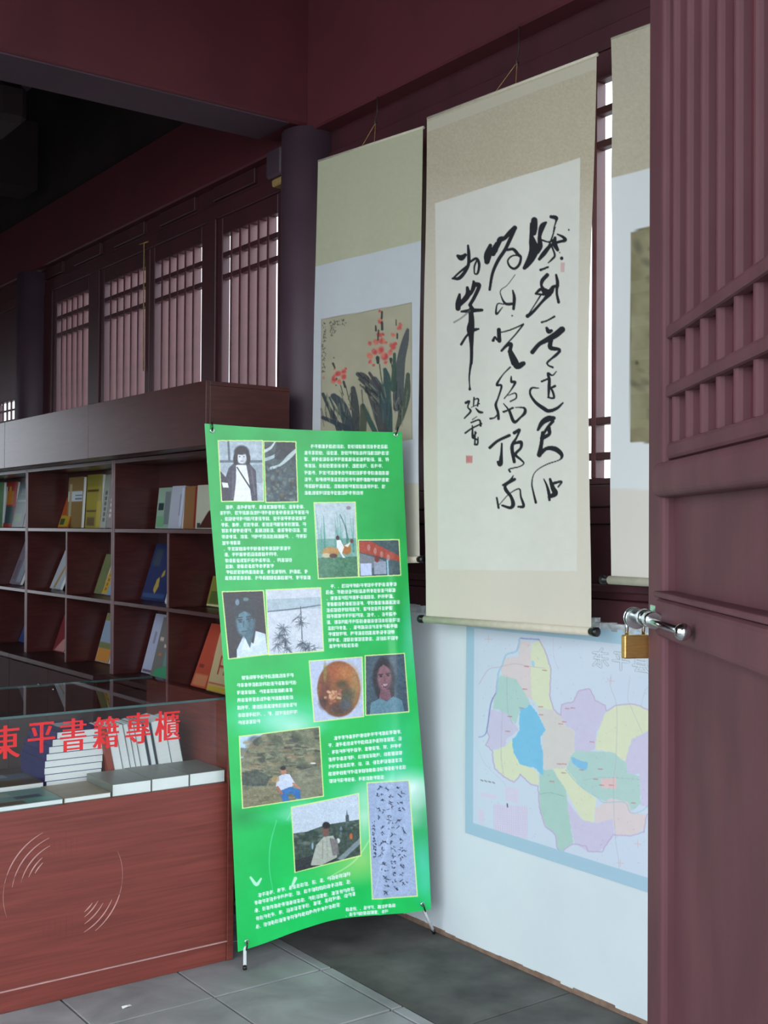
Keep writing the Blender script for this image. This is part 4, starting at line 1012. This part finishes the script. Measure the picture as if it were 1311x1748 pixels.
# title characters
mp_.poly([(860, 150), (1440, 190), (1440, 380), (860, 330)], (210, 220, 232), .7)
TT = [[(925,215),(1020,222)], [(985,190),(935,250)], [(935,252),(1020,258)], [(975,225),(976,312)], [(976,312),(955,298)], [(950,272),(925,300)], [(998,272),(1022,300)],
      [(1070,215),(1158,222)], [(1085,232),(1096,254)], [(1146,238),(1128,260)], [(1058,268),(1165,278)], [(1112,222),(1112,330)],
      [(1215,232),(1215,296)], [(1215,232),(1285,238)], [(1285,238),(1285,302)], [(1215,254),(1285,260)], [(1215,276),(1285,282)], [(1196,300),(1306,310)], [(1240,306),(1215,336)], [(1215,336),(1292,344)], [(1270,318),(1300,350)]]
for st in TT: mp_.stroke([(a, b, 8.5) for a, b in st], (150, 158, 170), smooth=False)
for st in TT: mp_.stroke([(a, b, 5) for a, b in st], (214, 222, 230), smooth=False)
mp_.frame(lambda p: p, 1.0)
# border strips follow the sheet: drawn by wall coordinates below
ML = (3.283, 1.180); MZ0 = 0.401; MY1 = 2.02
ny, nx = 330, 560
Yg, Zg = np.meshgrid(np.linspace(ML[0], MY1, nx), np.linspace(ML[1] + .008, MZ0, ny))
V = np.stack([np.full(Yg.shape, XW - 0.0035), Yg, Zg], -1)
px, py = pr_grid(V); rgb = mp_.sample(px, py)
bw = 0.045
e = np.minimum.reduce([ML[0] - Yg, Yg - MY1, (ML[1] + .008) - Zg, Zg - MZ0])
rgb = rgb * .82 + np.array([214, 222, 230]) * .18
rgb = np.where((e < bw)[..., None], np.array([172, 202, 218]), rgb)
rgb = np.where(((ML[0] - Yg < bw) | (Zg - MZ0 < bw))[..., None] & (e < bw)[..., None], np.array([170, 200, 216]), rgb)
V[..., 0] -= 0.0012 * (1 + np.sin(Yg * 9) * np.sin(Zg * 7))
wm = thing('wall_map', 'pastel county map with blue lake pasted on the white wall behind the padlock', 'map', (XW - .002, 2.65, MZ0))
sheet('map_sheet', V, rgb, print_mat('map_print', rough=.6), wm, 1.0, origin=np.array(wm.location))

# ================================================================== GREEN X-BANNER
bn = Canvas(340, 715, 745, 1635, 2.4, (22, 188, 92))
H_, W__ = bn.a.shape[:2]
yy = np.linspace(0, 1, H_)[:, None, None]
bn.a[:] = np.array([10, 174, 74]) * (1 - yy) + np.array([6, 200, 92]) * yy
bn.a += (vnoise(H_, W__, 90, 3, 4)[..., None] - .5) * np.array([20, 26, 20])
# leaf and dew print, plus white glare spots painted into the colour
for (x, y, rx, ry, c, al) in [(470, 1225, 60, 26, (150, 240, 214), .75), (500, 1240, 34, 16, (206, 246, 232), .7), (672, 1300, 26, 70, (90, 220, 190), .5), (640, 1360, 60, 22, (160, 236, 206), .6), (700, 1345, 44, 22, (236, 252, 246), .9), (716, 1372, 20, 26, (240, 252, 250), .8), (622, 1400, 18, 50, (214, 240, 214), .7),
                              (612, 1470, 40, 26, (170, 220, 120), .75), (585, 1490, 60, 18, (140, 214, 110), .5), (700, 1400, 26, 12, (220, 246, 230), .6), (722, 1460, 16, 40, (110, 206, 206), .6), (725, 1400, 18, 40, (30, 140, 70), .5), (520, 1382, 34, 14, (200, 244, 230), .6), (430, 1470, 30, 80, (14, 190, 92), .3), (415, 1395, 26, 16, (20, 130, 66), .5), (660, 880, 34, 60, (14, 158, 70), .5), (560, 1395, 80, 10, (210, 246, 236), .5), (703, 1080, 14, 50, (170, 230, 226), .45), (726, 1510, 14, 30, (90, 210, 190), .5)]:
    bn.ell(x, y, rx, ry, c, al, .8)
f0 = bn.tf; bn.frame(lambda p: p, 1.0)
bn.stroke([(472, 1400, .8), (462, 1440, 1), (460, 1480, .8), (466, 1520, .5)], (120, 226, 170), .6); bn.stroke([(500, 1380, .8), (490, 1400, .8)], (140, 236, 190), .6)
bn.stroke([(428, 1498, 2), (438, 1510, 3), (446, 1500, 1.5)], (226, 252, 240), .8); bn.stroke([(505, 1500, 3), (500, 1512, 2)], (230, 250, 236), .8)
bn.stroke([(640, 1420, 1), (606, 1470, 1.4), (560, 1500, .8)], (206, 240, 190), .5)
def quadframe(Q):
    (ax, ay), (bx, by), (cx, cy), (dx, dy) = Q
    return lambda p: ((1 - p[1]) * ((1 - p[0]) * ax + p[0] * bx) + p[1] * ((1 - p[0]) * dx + p[0] * cx), (1 - p[1]) * ((1 - p[0]) * ay + p[0] * by) + p[1] * ((1 - p[0]) * dy + p[0] * cy))
_open = [None]
def close_photo():
    if _open[0] is None: return
    Q, prev, seed = _open[0]; bn.frame(lambda p: p, 1.0)
    (i0, j0, i1, j1), m = bn.pmask(Q); m = m[..., None]
    cur_ = bn.a[j0:j1, i0:i1].copy()
    n = (vnoise(j1 - j0, i1 - i0, 2.2, 1, seed)[..., None] - .5) * 26 + (vnoise(j1 - j0, i1 - i0, 9, 2, seed + 1)[..., None] - .5) * 22
    bn.a[:] = prev
    bn.a[j0:j1, i0:i1] = prev[j0:j1, i0:i1] * (1 - m) + np.clip(cur_ + n, 0, 255) * m
    _open[0] = None
def photo(Q, bg, noise=0, cell=6, seed=1, border=(222, 240, 150)):
    close_photo()
    cx = sum(p[0] for p in Q) / 4; cy = sum(p[1] for p in Q) / 4
    bn.frame(lambda p: p, 1.0)
    bn.poly([(x + (1.7 if x > cx else -1.7), y + (1.7 if y > cy else -1.7)) for x, y in Q], border)
    _open[0] = (Q, bn.a.copy(), seed)
    bn.poly(Q, bg, 1, noise, cell, seed)
    w_ = math.hypot(Q[1][0] - Q[0][0], Q[1][1] - Q[0][1]); bn.frame(quadframe(Q), w_)
def R_(x0, y0, x1, y1): return [(x0, y0), (x1, y0), (x1, y1), (x0, y1)]
# 1 black and white portrait
photo([(373,753),(447,753),(449,855),(379,855)], (176, 190, 202), 30, 9, 2)
bn.poly(R_(0, .32, 1, .36), (96, 108, 120)); bn.poly(R_(.2, 0, .25, .33), (86, 98, 110)); bn.poly(R_(.7, .4, 1, .7), (150, 164, 176), 1, 10, 4)
bn.poly([(.34,.36),(.68,.36),(.84,.5),(.86,1),(.1,1),(.12,.6),(.2,.45)], (66, 60, 78), 1, 18, 5); bn.poly([(.0,.5),(.14,.62),(.2,1),(0,1)], (52, 46, 60)); bn.poly([(.02,.69),(.16,.7),(.18,.78),(.04,.78)], (236, 240, 244))
bn.poly([(.38,.4),(.62,.4),(.66,.6),(.72,1),(.28,1),(.36,.66)], (240, 242, 246)); bn.ell(.52, .2, .175, .125, (26, 22, 30)); bn.ell(.38, .3, .06, .1, (26, 22, 30)); bn.ell(.66, .3, .06, .1, (26, 22, 30)); bn.ell(.52, .28, .115, .1, (226, 230, 236)); bn.ell(.52, .17, .14, .06, (30, 26, 34)); bn.ell(.47, .26, .02, .01, (60, 60, 70)); bn.ell(.57, .26, .02, .01, (60, 60, 70))
bn.stroke([(.4, .44, .014), (.62, .7, .016), (.82, .92, .018)], (46, 42, 54), smooth=False)
bn.poly([(.36,.3),(.38,.14),(.52,.08),(.68,.16),(.7,.32),(.64,.34),(.62,.22),(.52,.18),(.43,.22),(.42,.34)], (28, 24, 32)); bn.ell(.58, .3, .05, .08, (190, 196, 206), .5, .6); bn.stroke([(.49,.335,.008),(.55,.335,.008)], (120, 100, 110)); bn.stroke([(.3,.5,.02),(.26,.95,.02)], (100, 92, 108), .6); bn.stroke([(.74,.48,.02),(.8,.9,.02)], (110, 102, 116), .6)
# 2 dark swirling relief
photo([(451,754),(504,755),(507,856),(454,857)], (58, 72, 76), 34, 7, 3)
bn.stroke([(0,.16,.05),(.2,.1,.04),(.35,.0,.02)], (200, 212, 216)); bn.stroke([(0,.3,.05),(.3,.24,.05),(.5,.14,.02)], (170, 190, 196)); bn.stroke([(.2,.44,.05),(.5,.38,.04),(.8,.24,.07),(1,.14,.05)], (186, 200, 202)); bn.poly([(.4,0),(1,0),(1,.1),(.7,.24),(.5,.3),(.3,.28)], (36, 36, 44), .8)
for k in range(90): bn.ell(random.random(), random.uniform(.42, 1), random.uniform(.02, .07), random.uniform(.01, .04), random.choice([(90, 116, 120), (40, 60, 84), (120, 140, 130), (30, 40, 50), (130, 100, 60)]), .6, .4)
# 3 white figure riding in a bamboo grove
photo([(536,859),(605,858),(610,984),(543,987)], (190, 206, 214), 12, 6, 4)
for k in range(26):
    x = random.random(); y0 = random.uniform(.05, .4); bn.stroke([(x, y0, .006), (x + random.uniform(-.04, .06), .66, .03)], random.choice([(76, 150, 136), (100, 166, 156), (50, 120, 104), (150, 190, 186)]), .55)
bn.poly(R_(0, .48, 1, .74), (50, 130, 108), .5, 20, 5); bn.poly(R_(0, .73, 1, 1), (70, 126, 96), 1, 22, 4, 7)
bn.ell(.34, .66, .22, .07, (190, 140, 76)); bn.ell(.74, .63, .12, .07, (180, 110, 46)); bn.ell(.22, .7, .1, .03, (206, 196, 160)); bn.ell(.4, .71, .1, .03, (80, 50, 40)); bn.poly([(.5,.5),(.6,.5),(.68,.6),(.62,.68),(.7,.74),(.64,.74),(.5,.6)], (240, 240, 240)); bn.ell(.53, .47, .045, .03, (60, 30, 34)); bn.poly([(.68,.58),(.86,.53),(.78,.6)], (232, 226, 220)); bn.ell(.88, .52, .04, .03, (120, 50, 50)); bn.ell(.84, .07, .06, .025, (120, 90, 110), .6)
bn.stroke([(.62, .16, .012), (.72, .3, .01), (.8, .5, .01)], (50, 90, 86), .8)
# 4 red signboard under a roof
photo([(612,923),(680,922),(683,981),(613,984)], (60, 84, 92), 14, 8, 5)
bn.poly([(0,.02),(.3,.02),(1,.46),(1,.62),(0,.32)], (170, 66, 48)); bn.poly([(0,.34),(.6,.56),(.6,.8),(0,.76)], (120, 126, 136)); bn.poly(R_(.02, .64, .3, .98), (196, 206, 240)); bn.poly(R_(.36, .6, .66, .96), (150, 160, 180)); bn.poly(R_(.68, .56, .72, 1), (140, 190, 210)); bn.ell(.44, .52, .06, .1, (120, 40, 36))
for k in range(4): bn.ell(.24 + .16 * k, .2 + .1 * k, .04, .09, (196, 150, 150), .7)
# 5 dark portrait of a man in a white shirt
photo([(380,1011),(448,1009),(456,1116),(391,1124)], (40, 34, 42), 8, 12, 6)
bn.poly([(.2,1),(.22,.88),(.42,.68),(.66,.82),(.74,.62),(.98,.68),(1,1)], (206, 222, 240), 1, 8, 6); bn.poly([(.42,.66),(.56,.88),(.7,.62)], (70, 100, 112)); bn.ell(.5, .46, .24, .25, (66, 104, 120)); bn.ell(.44, .46, .15, .2, (84, 124, 140)); bn.poly([(.24,.4),(.2,.26),(.34,.1),(.6,.06),(.78,.2),(.8,.4),(.7,.44),(.66,.32),(.4,.3)], (34, 42, 50)); bn.ell(.34, .16, .05, .05, (130, 160, 184), .8); bn.ell(.56, .12, .07, .03, (120, 150, 160), .7)
bn.stroke([(.32, .43, .016), (.42, .43, .016)], (26, 36, 46)); bn.stroke([(.54, .43, .016), (.66, .42, .016)], (26, 36, 46)); bn.stroke([(.4, .61, .014), (.52, .61, .014)], (50, 56, 66)); bn.stroke([(.45, .46, .014), (.44, .54, .016)], (60, 90, 106)); bn.poly([(.46,.72),(.56,.9),(.34,.9)], (226, 236, 248)); bn.poly([(.62,.86),(.78,.64),(.84,.84)], (220, 232, 246))
bn.poly([(.27,.3),(.3,.42),(.36,.34),(.5,.3),(.62,.34),(.72,.46),(.74,.3),(.5,.18)], (30, 38, 46), .9); bn.ell(.37, .46, .045, .018, (40, 56, 66)); bn.ell(.6, .455, .045, .018, (40, 56, 66)); bn.ell(.62, .55, .1, .14, (58, 92, 108), .6, .5)
bn.stroke([(.3, .4, .012), (.42, .395, .016)], (30, 40, 50)); bn.stroke([(.54, .395, .016), (.67, .39, .012)], (30, 40, 50))
# 6 ink drawing of reeds
photo([(454,1008),(545,1004),(550,1110),(459,1117)], (206, 212, 224), 8, 12, 7)
bn.poly(R_(0, .14, 1, .32), (164, 184, 196), .8, 12, 8); bn.stroke([(0, .33, .012), (.5, .31, .012), (1, .27, .01)], (80, 96, 110), .9); bn.stroke([(.62, .28, .008), (.62, .8, .01)], (70, 82, 96))
for (cx, cy, n) in ((.28, .6, 70), (.2, .72, 50), (.3, .78, 60), (.15, .85, 24), (.64, .86, 80), (.72, .94, 40), (.62, .52, 36), (.56, .44, 14), (.34, .92, 34), (.85, .95, 14)):
    for k in range(n):
        a = random.uniform(0, 6.28); r_ = random.uniform(.03, .17); bn.stroke([(cx, cy, .006), (cx + r_ * math.cos(a), cy + r_ * .8 * math.sin(a) + .03, .004)], random.choice([(40, 46, 58), (80, 92, 106), (120, 134, 150)]), .7)
# 7 round fan painting
photo([(527,1129),(616,1122),(619,1222),(536,1231)], (190, 200, 226), 6, 20, 8)
bn.ell(.53, .5, .43, .47, (140, 84, 48), 1, .03)
for (x, y, a, b, c) in [(.5,.22,.2,.14,(176, 92, 50)),(.7,.24,.16,.14,(190, 120, 66)),(.85,.5,.1,.26,(176, 136, 84)),(.26,.5,.1,.24,(110, 54, 42)),(.68,.62,.16,.12,(70, 76, 62)),(.5,.84,.2,.1,(70, 52, 52)),(.66,.78,.12,.1,(74, 86, 98)),(.28,.2,.03,.16,(140, 130, 60)),(.6,.42,.1,.06,(74, 72, 46)),(.2,.7,.08,.1,(70, 40, 40))]: bn.ell(x, y, a, b, c, .8, .5)
for k in range(34): bn.ell(.4 + random.gauss(0, .08), .6 + random.gauss(0, .05), .03, .022, random.choice([(206, 150, 110), (176, 100, 84), (222, 180, 140)]), .8, .3)
# 8 portrait of a woman with long dark hair
photo([(623,1120),(689,1116),(697,1214),(624,1220)], (66, 84, 98), 20, 10, 9)
bn.ell(.44, .4, .27, .36, (44, 40, 46), 1, .1); bn.poly([(.2,.4),(.3,.78),(.68,.74),(.7,.4)], (44, 40, 46)); bn.poly([(.36,.6),(.58,.6),(.62,.78),(.3,.78)], (120, 80, 92)); bn.poly([(.08,1),(.12,.8),(.34,.74),(.5,.8),(.66,.72),(.86,.8),(.9,1)], (96, 134, 150)); bn.ell(.46, .38, .17, .24, (138, 94, 104)); bn.stroke([(.34,.33,.018),(.42,.33,.018)], (50, 36, 44)); bn.stroke([(.52,.33,.018),(.6,.32,.018)], (50, 36, 44)); bn.stroke([(.42,.52,.025),(.54,.51,.025)], (200, 196, 206)); bn.stroke([(.4,.5,.012),(.48,.56,.012),(.57,.5,.012)], (96, 40, 54)); bn.stroke([(.47,.36,.012),(.47,.45,.014)], (110, 70, 84))
bn.ell(.38, .36, .035, .016, (40, 28, 34)); bn.ell(.56, .355, .035, .016, (40, 28, 34)); bn.ell(.55, .45, .08, .12, (120, 78, 88), .5, .6); bn.poly([(.24,.3),(.3,.14),(.46,.06),(.62,.16),(.68,.34),(.6,.24),(.46,.16),(.34,.22)], (40, 36, 42))
# 9 seated man before rocks
photo([(409,1258),(543,1241),(551,1358),(415,1379)], (116, 120, 96), 34, 7, 10)
bn.poly([(0,0),(.3,.0),(.18,.06),(.08,.2),(.03,.3),(0,.3)], (186, 214, 240))
for k in range(70):
    x, y = random.random(), random.uniform(.06, .7); bn.ell(x, y, random.uniform(.03, .09), random.uniform(.02, .06), random.choice([(84, 88, 70), (138, 132, 104), (60, 64, 58), (150, 138, 110)]), .6, .3, random.uniform(-.4, .6))
for k in range(150):
    x, y = random.random(), random.uniform(.08, .98); a = random.uniform(-.1, .35)
    bn.stroke([(x, y, random.uniform(.004, .02)), (x + .1, y + .1 * a, .006)], random.choice([(70, 74, 62), (150, 142, 112), (96, 104, 84), (166, 158, 128), (54, 52, 50), (140, 112, 84)]), .65)
bn.poly([(.02,.5),(.2,.5),(.36,.62),(.3,.74),(0,.68)], (60, 72, 68), .7); bn.poly([(0,.76),(.5,.72),(.5,1),(0,1)], (138, 128, 98), .6, 20, 5); bn.poly([(.62,.6),(1,.55),(1,.98),(.66,1)], (140, 140, 118), .6, 14, 5)
bn.poly([(.44,.64),(.52,.6),(.6,.62),(.66,.76),(.6,.82),(.46,.84),(.42,.76)], (206, 214, 236)); bn.poly([(.46,.84),(.6,.8),(.72,.86),(.72,1),(.66,.98),(.62,.9),(.56,.9),(.58,1.0),(.5,1)], (46, 112, 176)); bn.ell(.525, .56, .035, .055, (190, 130, 110)); bn.ell(.522, .52, .035, .03, (40, 28, 28)); bn.stroke([(.44,.78,.014),(.49,.88,.014)], (180, 110, 90)); bn.stroke([(.64,.76,.014),(.71,.84,.014)], (190, 130, 110)); bn.ell(.9, .51, .035, .012, (230, 226, 220)); bn.ell(.42, .66, .05, .05, (176, 150, 100), .8)
# 10 man outdoors with a pagoda behind
photo([(498,1379),(611,1355),(616,1460),(505,1489)], (200, 212, 226), 4, 20, 11)
bn.poly([(0,.4),(.2,.42),(.5,.38),(1,.42),(1,1),(0,1)], (62, 78, 70), 1, 26, 5, 6); bn.poly([(.8,.42),(.82,.2),(.84,.42)], (70, 82, 92)); bn.poly([(.79,.5),(.8,.3),(.845,.3),(.855,.5)], (76, 86, 92)); bn.poly([(.6,1),(1,.72),(1,.82),(.74,1)], (130, 144, 150)); bn.poly([(0,.82),(.4,.8),(.7,1),(0,1)], (42, 46, 52), .8)
bn.poly([(.24,.94),(.34,.66),(.46,.56),(.6,.58),(.66,.74),(.64,.94),(.4,1)], (172, 176, 164)); bn.poly([(.56,.6),(.66,.66),(.68,.9),(.56,.9)], (96, 90, 96)); bn.ell(.49, .46, .05, .1, (112, 78, 72)); bn.ell(.5, .4, .055, .06, (34, 30, 34)); bn.ell(.67, .68, .03, .04, (220, 222, 222)); bn.ell(.87, .66, .025, .05, (190, 96, 50)); bn.ell(.72, .52, .02, .06, (120, 136, 160)); bn.ell(.28, .66, .015, .06, (150, 180, 200))
bn.ell(.4, .45, .08, .05, (90, 110, 96), .6)
for k in range(40): bn.ell(random.random(), random.uniform(.42, .62), random.uniform(.02, .06), random.uniform(.01, .03), random.choice([(44, 66, 56), (84, 104, 92), (110, 124, 116)]), .7, .4)
bn.poly([(.24,.96),(.34,.66),(.46,.56),(.6,.58),(.66,.74),(.64,.94),(.4,1)], (176, 180, 168)); bn.poly([(.54,.6),(.66,.66),(.68,.9),(.58,.9)], (112, 106, 108), .8); bn.ell(.49, .47, .05, .1, (122, 86, 78)); bn.ell(.5, .39, .056, .055, (34, 30, 34)); bn.stroke([(.44, .62, .006), (.42, .9, .008)], (130, 134, 124), .7); bn.stroke([(.5, .6, .006), (.5, .95, .006)], (150, 154, 144), .7)
# 11 narrow calligraphy sheet
photo([(627,1337),(697,1333),(712,1529),(638,1535)], (164, 180, 212), 5, 20, 12)
bn.frame(*fr(490, 1320, 5.244))
def cur(x, y0, y1, sz, seed, al=.9):
    r3 = random.Random(seed); y = y0
    while y < y1:
        for k in range(r3.choice([3, 4, 5])):
            a = (x(y) + r3.uniform(-.5, .4) * sz, y + r3.uniform(0, .7) * sz)
            b = (a[0] + r3.uniform(-.5, .6) * sz, a[1] + r3.uniform(-.15, .5) * sz); m_ = ((a[0] + b[0]) / 2 + r3.uniform(-.15, .15) * sz, (a[1] + b[1]) / 2 + r3.uniform(-.1, .2) * sz)
            bn.stroke([(*a, r3.uniform(2, 5)), (*m_, 3), (*b, 1.5)], (22, 30, 54), al)
        y += sz * r3.uniform(1.0, 1.4)
cur(lambda y: 1000 + (y - 100) * .06, 100, 1000, 58, 1); cur(lambda y: 905 + (y - 100) * .08, 110, 1040, 48, 2, .85); cur(lambda y: 825 + (y - 100) * .07, 110, 1080, 54, 3); cur(lambda y: 772 + (y - 420) * .06, 430, 760, 24, 4, .8)
bn.stroke([(765, 1190, 5), (830, 900, 4), (960, 300, 3)], (196, 212, 236), .5)
close_photo()
# text blocks: rows of small square characters
bn.frame(lambda p: p, 1.0)
def row(x0, y0, x1, y1, sz=6.3, seed=0, indent=0):
    r3 = random.Random(int(x0 * 7 + y0 * 13)); n = int((x1 - x0) / sz)
    for i in range(n):
        if r3.random() < .09:
            bn.stroke([(x0 + i * sz + 1, y0 + (y1 - y0) * i / n + 2.4, .7)], (226, 240, 232)); continue
        cx = x0 + (i + .5) * sz; cy = y0 + (y1 - y0) * (i + .5) / n; h = sz * .44
        bn.ell(cx, cy, h * 1.1, h * 1.15, (150, 216, 178), .45, .3)
        for k in range(r3.choice([2, 3, 3])):
            yk = cy + h * (k - 1) * .85; bn.stroke([(cx - h * r3.uniform(.6, 1), yk, .62), (cx + h * r3.uniform(.6, 1), yk + r3.uniform(-.3, .3), .62)], (236, 244, 240), .95, smooth=False)
        for k in range(r3.choice([1, 2])):
            xk = cx + h * r3.uniform(-.8, .8); bn.stroke([(xk, cy - h, .6), (xk + r3.uniform(-.5, .5), cy + h, .6)], (236, 244, 240), .95, smooth=False)
for k, y in enumerate((762, 773, 784, 795, 807, 818.5, 830, 841.5)): row(530 if k == 0 else 519, y, (668, 667, 667, 662, 667, 668, 663, 620)[k], y + (.5 if k < 7 else 0))
for y, a, b in ((866, 385, 529), (875.7, 375, 527), (885.8, 377, 528), (896, 377, 527), (906, 378, 528), (916.4, 378, 529), (927.3, 379, 416), (937, 382, 499), (946.8, 383, 483), (957, 384, 503), (967, 385, 472), (976.7, 386, 526), (986.8, 384, 533)): row(a, y, b, y - 1)
for k, (a, b) in enumerate(((563, 678), (555, 680), (556, 681), (556, 682), (556, 675), (556, 680), (556, 682), (558, 678), (559, 676), (559, 682), (560, 615))): row(a, 1001 + 10.2 * k, b, 997 + 10.2 * k - (0 if k < 10 else -2))
for k, (a, b) in enumerate(((412, 503), (404, 506), (404, 504), (405, 505), (405, 506), (406, 507), (406, 447))): row(a, 1157 + 12.8 * k, b, 1152 + 12.6 * k + (3 if k == 6 else 0))
for k, (a, b) in enumerate(((569, 689), (559, 687), (559, 690), (560, 692), (560, 689), (560, 693), (561, 656))): row(a, 1260 + 12.2 * k, b, 1248 + 12.2 * k + (5 if k == 6 else 0))
for (a, y, b, y2) in ((441, 1529, 600, 1492), (434, 1542, 606, 1504), (435, 1555, 610, 1518), (437, 1569, 613, 1526), (437, 1583, 588, 1545)): row(a, y, b, y2, 6.6)
row(592, 1554, 678, 1546, 6); row(592, 1563, 668, 1556, 6)
# the sheet stands in a tilted plane; its outline bows like the real vinyl
TLp = pl(349, 723, 1, 3.655); BLp = np.array([1.997, 3.555, .05]); Ed = np.array([.976, -.218, 0])
Nb = np.cross(Ed, TLp - BLp); Nb /= np.linalg.norm(Nb)
if Nb[1] > 0: Nb = -Nb
def onb(x, y):
    d = np.asarray(ray(x, y)); t = ((BLp - CAM) @ Nb) / (d @ Nb); return CAM + t * d
def poly_at(P_, n):
    P_ = np.array(P_, float); L = np.r_[0, np.cumsum(np.hypot(*np.diff(P_, axis=0).T))]; t = np.linspace(0, L[-1], n)
    q = np.stack([np.interp(t, L, P_[:, 0]), np.interp(t, L, P_[:, 1])], -1)
    k = n // 12; pad = np.vstack([2 * q[0] - q[k:0:-1], q, 2 * q[-1] - q[-2:-k - 2:-1]]); w_ = np.ones(2 * k + 1) / (2 * k + 1)
    return np.stack([np.convolve(pad[:, 0], w_, 'valid'), np.convolve(pad[:, 1], w_, 'valid')], -1)
nx, ny = 460, 1120
Tp = poly_at([(349, 723), (430, 729), (520, 734), (600, 736), (686, 738)], nx)
Bp = poly_at([(406, 1625), (457, 1610), (501, 1593), (575, 1570), (625, 1565), (709, 1558), (736, 1552)], nx)
Lp = poly_at([(349, 723), (354, 800), (361, 900), (372, 1020), (383, 1150), (390, 1280), (396, 1400), (401, 1520), (406, 1625)], ny)
Rp = poly_at([(686, 738), (690, 850), (694, 920), (700, 1050), (709, 1150), (717, 1250), (726, 1350), (732, 1450), (736, 1552)], ny)
S_, T_ = np.meshgrid(np.linspace(0, 1, nx), np.linspace(0, 1, ny)); S_ = S_[..., None]; T_ = T_[..., None]
PX = (1 - T_) * Tp[None] + T_ * Bp[None] + (1 - S_) * Lp[:, None] + S_ * Rp[:, None] - ((1 - S_) * (1 - T_) * Tp[0] + S_ * (1 - T_) * Tp[-1] + (1 - S_) * T_ * Bp[0] + S_ * T_ * Bp[-1])
D = FW[None, None] + (PX[..., :1] - 655.5) / FPX * RT - (PX[..., 1:] - 874) / FPX * UP
tt = ((BLp - CAM) @ Nb) / (D @ Nb)
V = CAM + tt[..., None] * D
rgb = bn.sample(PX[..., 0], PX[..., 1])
s1, t1 = S_[..., 0], T_[..., 0]
bul = .010 * np.sin(math.pi * s1) * np.sin(math.pi * t1) - .012 * np.sin(math.pi * s1) * t1 ** 3 + .006 * np.exp(-((s1 - .93 + .12 * (t1 - .3)) / .03) ** 2) * np.clip((t1 - .15) * 3, 0, 1) * np.clip((.75 - t1) * 4, 0, 1) + .004 * np.exp(-((s1 - .80 + .35 * (t1 - .85)) / .02) ** 2) * np.clip((t1 - .62) * 6, 0, 1)
V = V + bul[..., None] * Nb
bs = thing('banner_stand', 'green vinyl banner with portraits and white text, leaning on a thin pole stand', 'banner', (2.36, 3.50, 0))
M_VINYL = print_mat('glossy_vinyl_print', rough=.38, coat=.35, spec=.5)
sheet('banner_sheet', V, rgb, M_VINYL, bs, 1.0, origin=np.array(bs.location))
bo = np.array(bs.location)
hub = np.array([2.34, 3.74, .86])
def bt(name, pts, r_, m, n=10): 
    bm = bmesh.new(); tube_bm(bm, [tuple(np.array(p) - bo) for p in pts], r_, n); return fin(bm, name, m, bs, smooth=True)
F1 = pl(418, 1656, 2, .004); F2 = pl(742, 1594, 2, .004); F2[0] = min(F2[0], 2.75)
G1_ = onb(421, 1607) + Nb * .004; G2_ = onb(721, 1543) + Nb * .004; H1_ = onb(362, 735) + Nb * .003; H2_ = onb(675, 742) + Nb * .003
behind = -Nb
for F_, G_, (gx, gy) in ((F1, G1_, (421, 1607)), (F2, G2_, (721, 1543))):
    # white pole comes from the hub, passes behind the sheet corner and stands on the floor
    mid_ = G_ * .5 + F_ * .5
    back_ = onb(gx, gy) + behind * .02
    bt('stand_leg', [hub, back_ + np.array([0, 0, .06]), back_, F_ + (F_ - back_) * -.12], .006, M_PVC)
    bt('rubber_foot', [F_ + (back_ - F_) * .14, F_ + (back_ - F_) * .02], .0075, M_BLACK)
for H_p in (H1_, H2_):
    bt('stand_arm', [hub, H_p + behind * .02, ], .005, M_PVC)
bt('hub', [hub + np.array([0, -.02, -.03]), hub + np.array([0, 0, .03])], .018, M_BLACK, 12)
bt('rear_leg', [hub, (2.30, 4.12, .012)], .006, M_PVC)
for (gx, gy), nm_ in (((362, 735), 'g'), ((675, 742), 'g'), ((421, 1607), 'g'), ((721, 1543), 'g')):
    c_ = onb(gx, gy) + Nb * .003 - bo
    bm = bmesh.new(); ring = []; n = 16
    ea = Ed; eb = np.cross(Nb, Ed)
    for rr_, hh_ in ((.0085, 0), (.0075, .0018), (.0045, .0018), (.004, 0)):
        ring.append([bm.verts.new(tuple(c_ + rr_ * (math.cos(a) * ea + math.sin(a) * eb) + hh_ * Nb)) for a in np.linspace(0, 2 * math.pi, n, endpoint=False)])
    for i in range(3):
        for k in range(n): bm.faces.new([ring[i][k], ring[i][(k + 1) % n], ring[i + 1][(k + 1) % n], ring[i + 1][k]])
    fin(bm, 'grommet', M_CHROME, bs, smooth=True)
    up_ = 1 if gy < 1000 else -1
    a_ = onb(gx, gy) + Nb * .004
    bt('hook', [a_ + Nb * .003, a_ + Nb * .006 + np.array([.004 * (1 if gx > 600 else -.3), 0, .012 * up_]), a_ + np.array([.010 * (1 if gx > 600 else -.3), 0, .028 * up_]) + Nb * .004], .0028, M_BLACK, 8)
# scrap of paper on the floor by the counter
Ps = pl(216, 1719, 2, 0.001)
sp = thing('paper_scrap', 'small crumpled white paper scrap on the floor before the counter', 'litter', tuple(Ps))
bm = bmesh.new()
vs = [bm.verts.new(p) for p in ((-.016, -.006, .0), (.0, -.009, .004), (.017, -.004, .001), (.014, .006, .003), (-.002, .008, .0), (-.015, .005, .004), (0, 0, .006))]
for i in range(6): bm.faces.new([vs[i], vs[(i + 1) % 6], vs[6]])
fin(bm, 'scrap', M_PAPERW, sp)
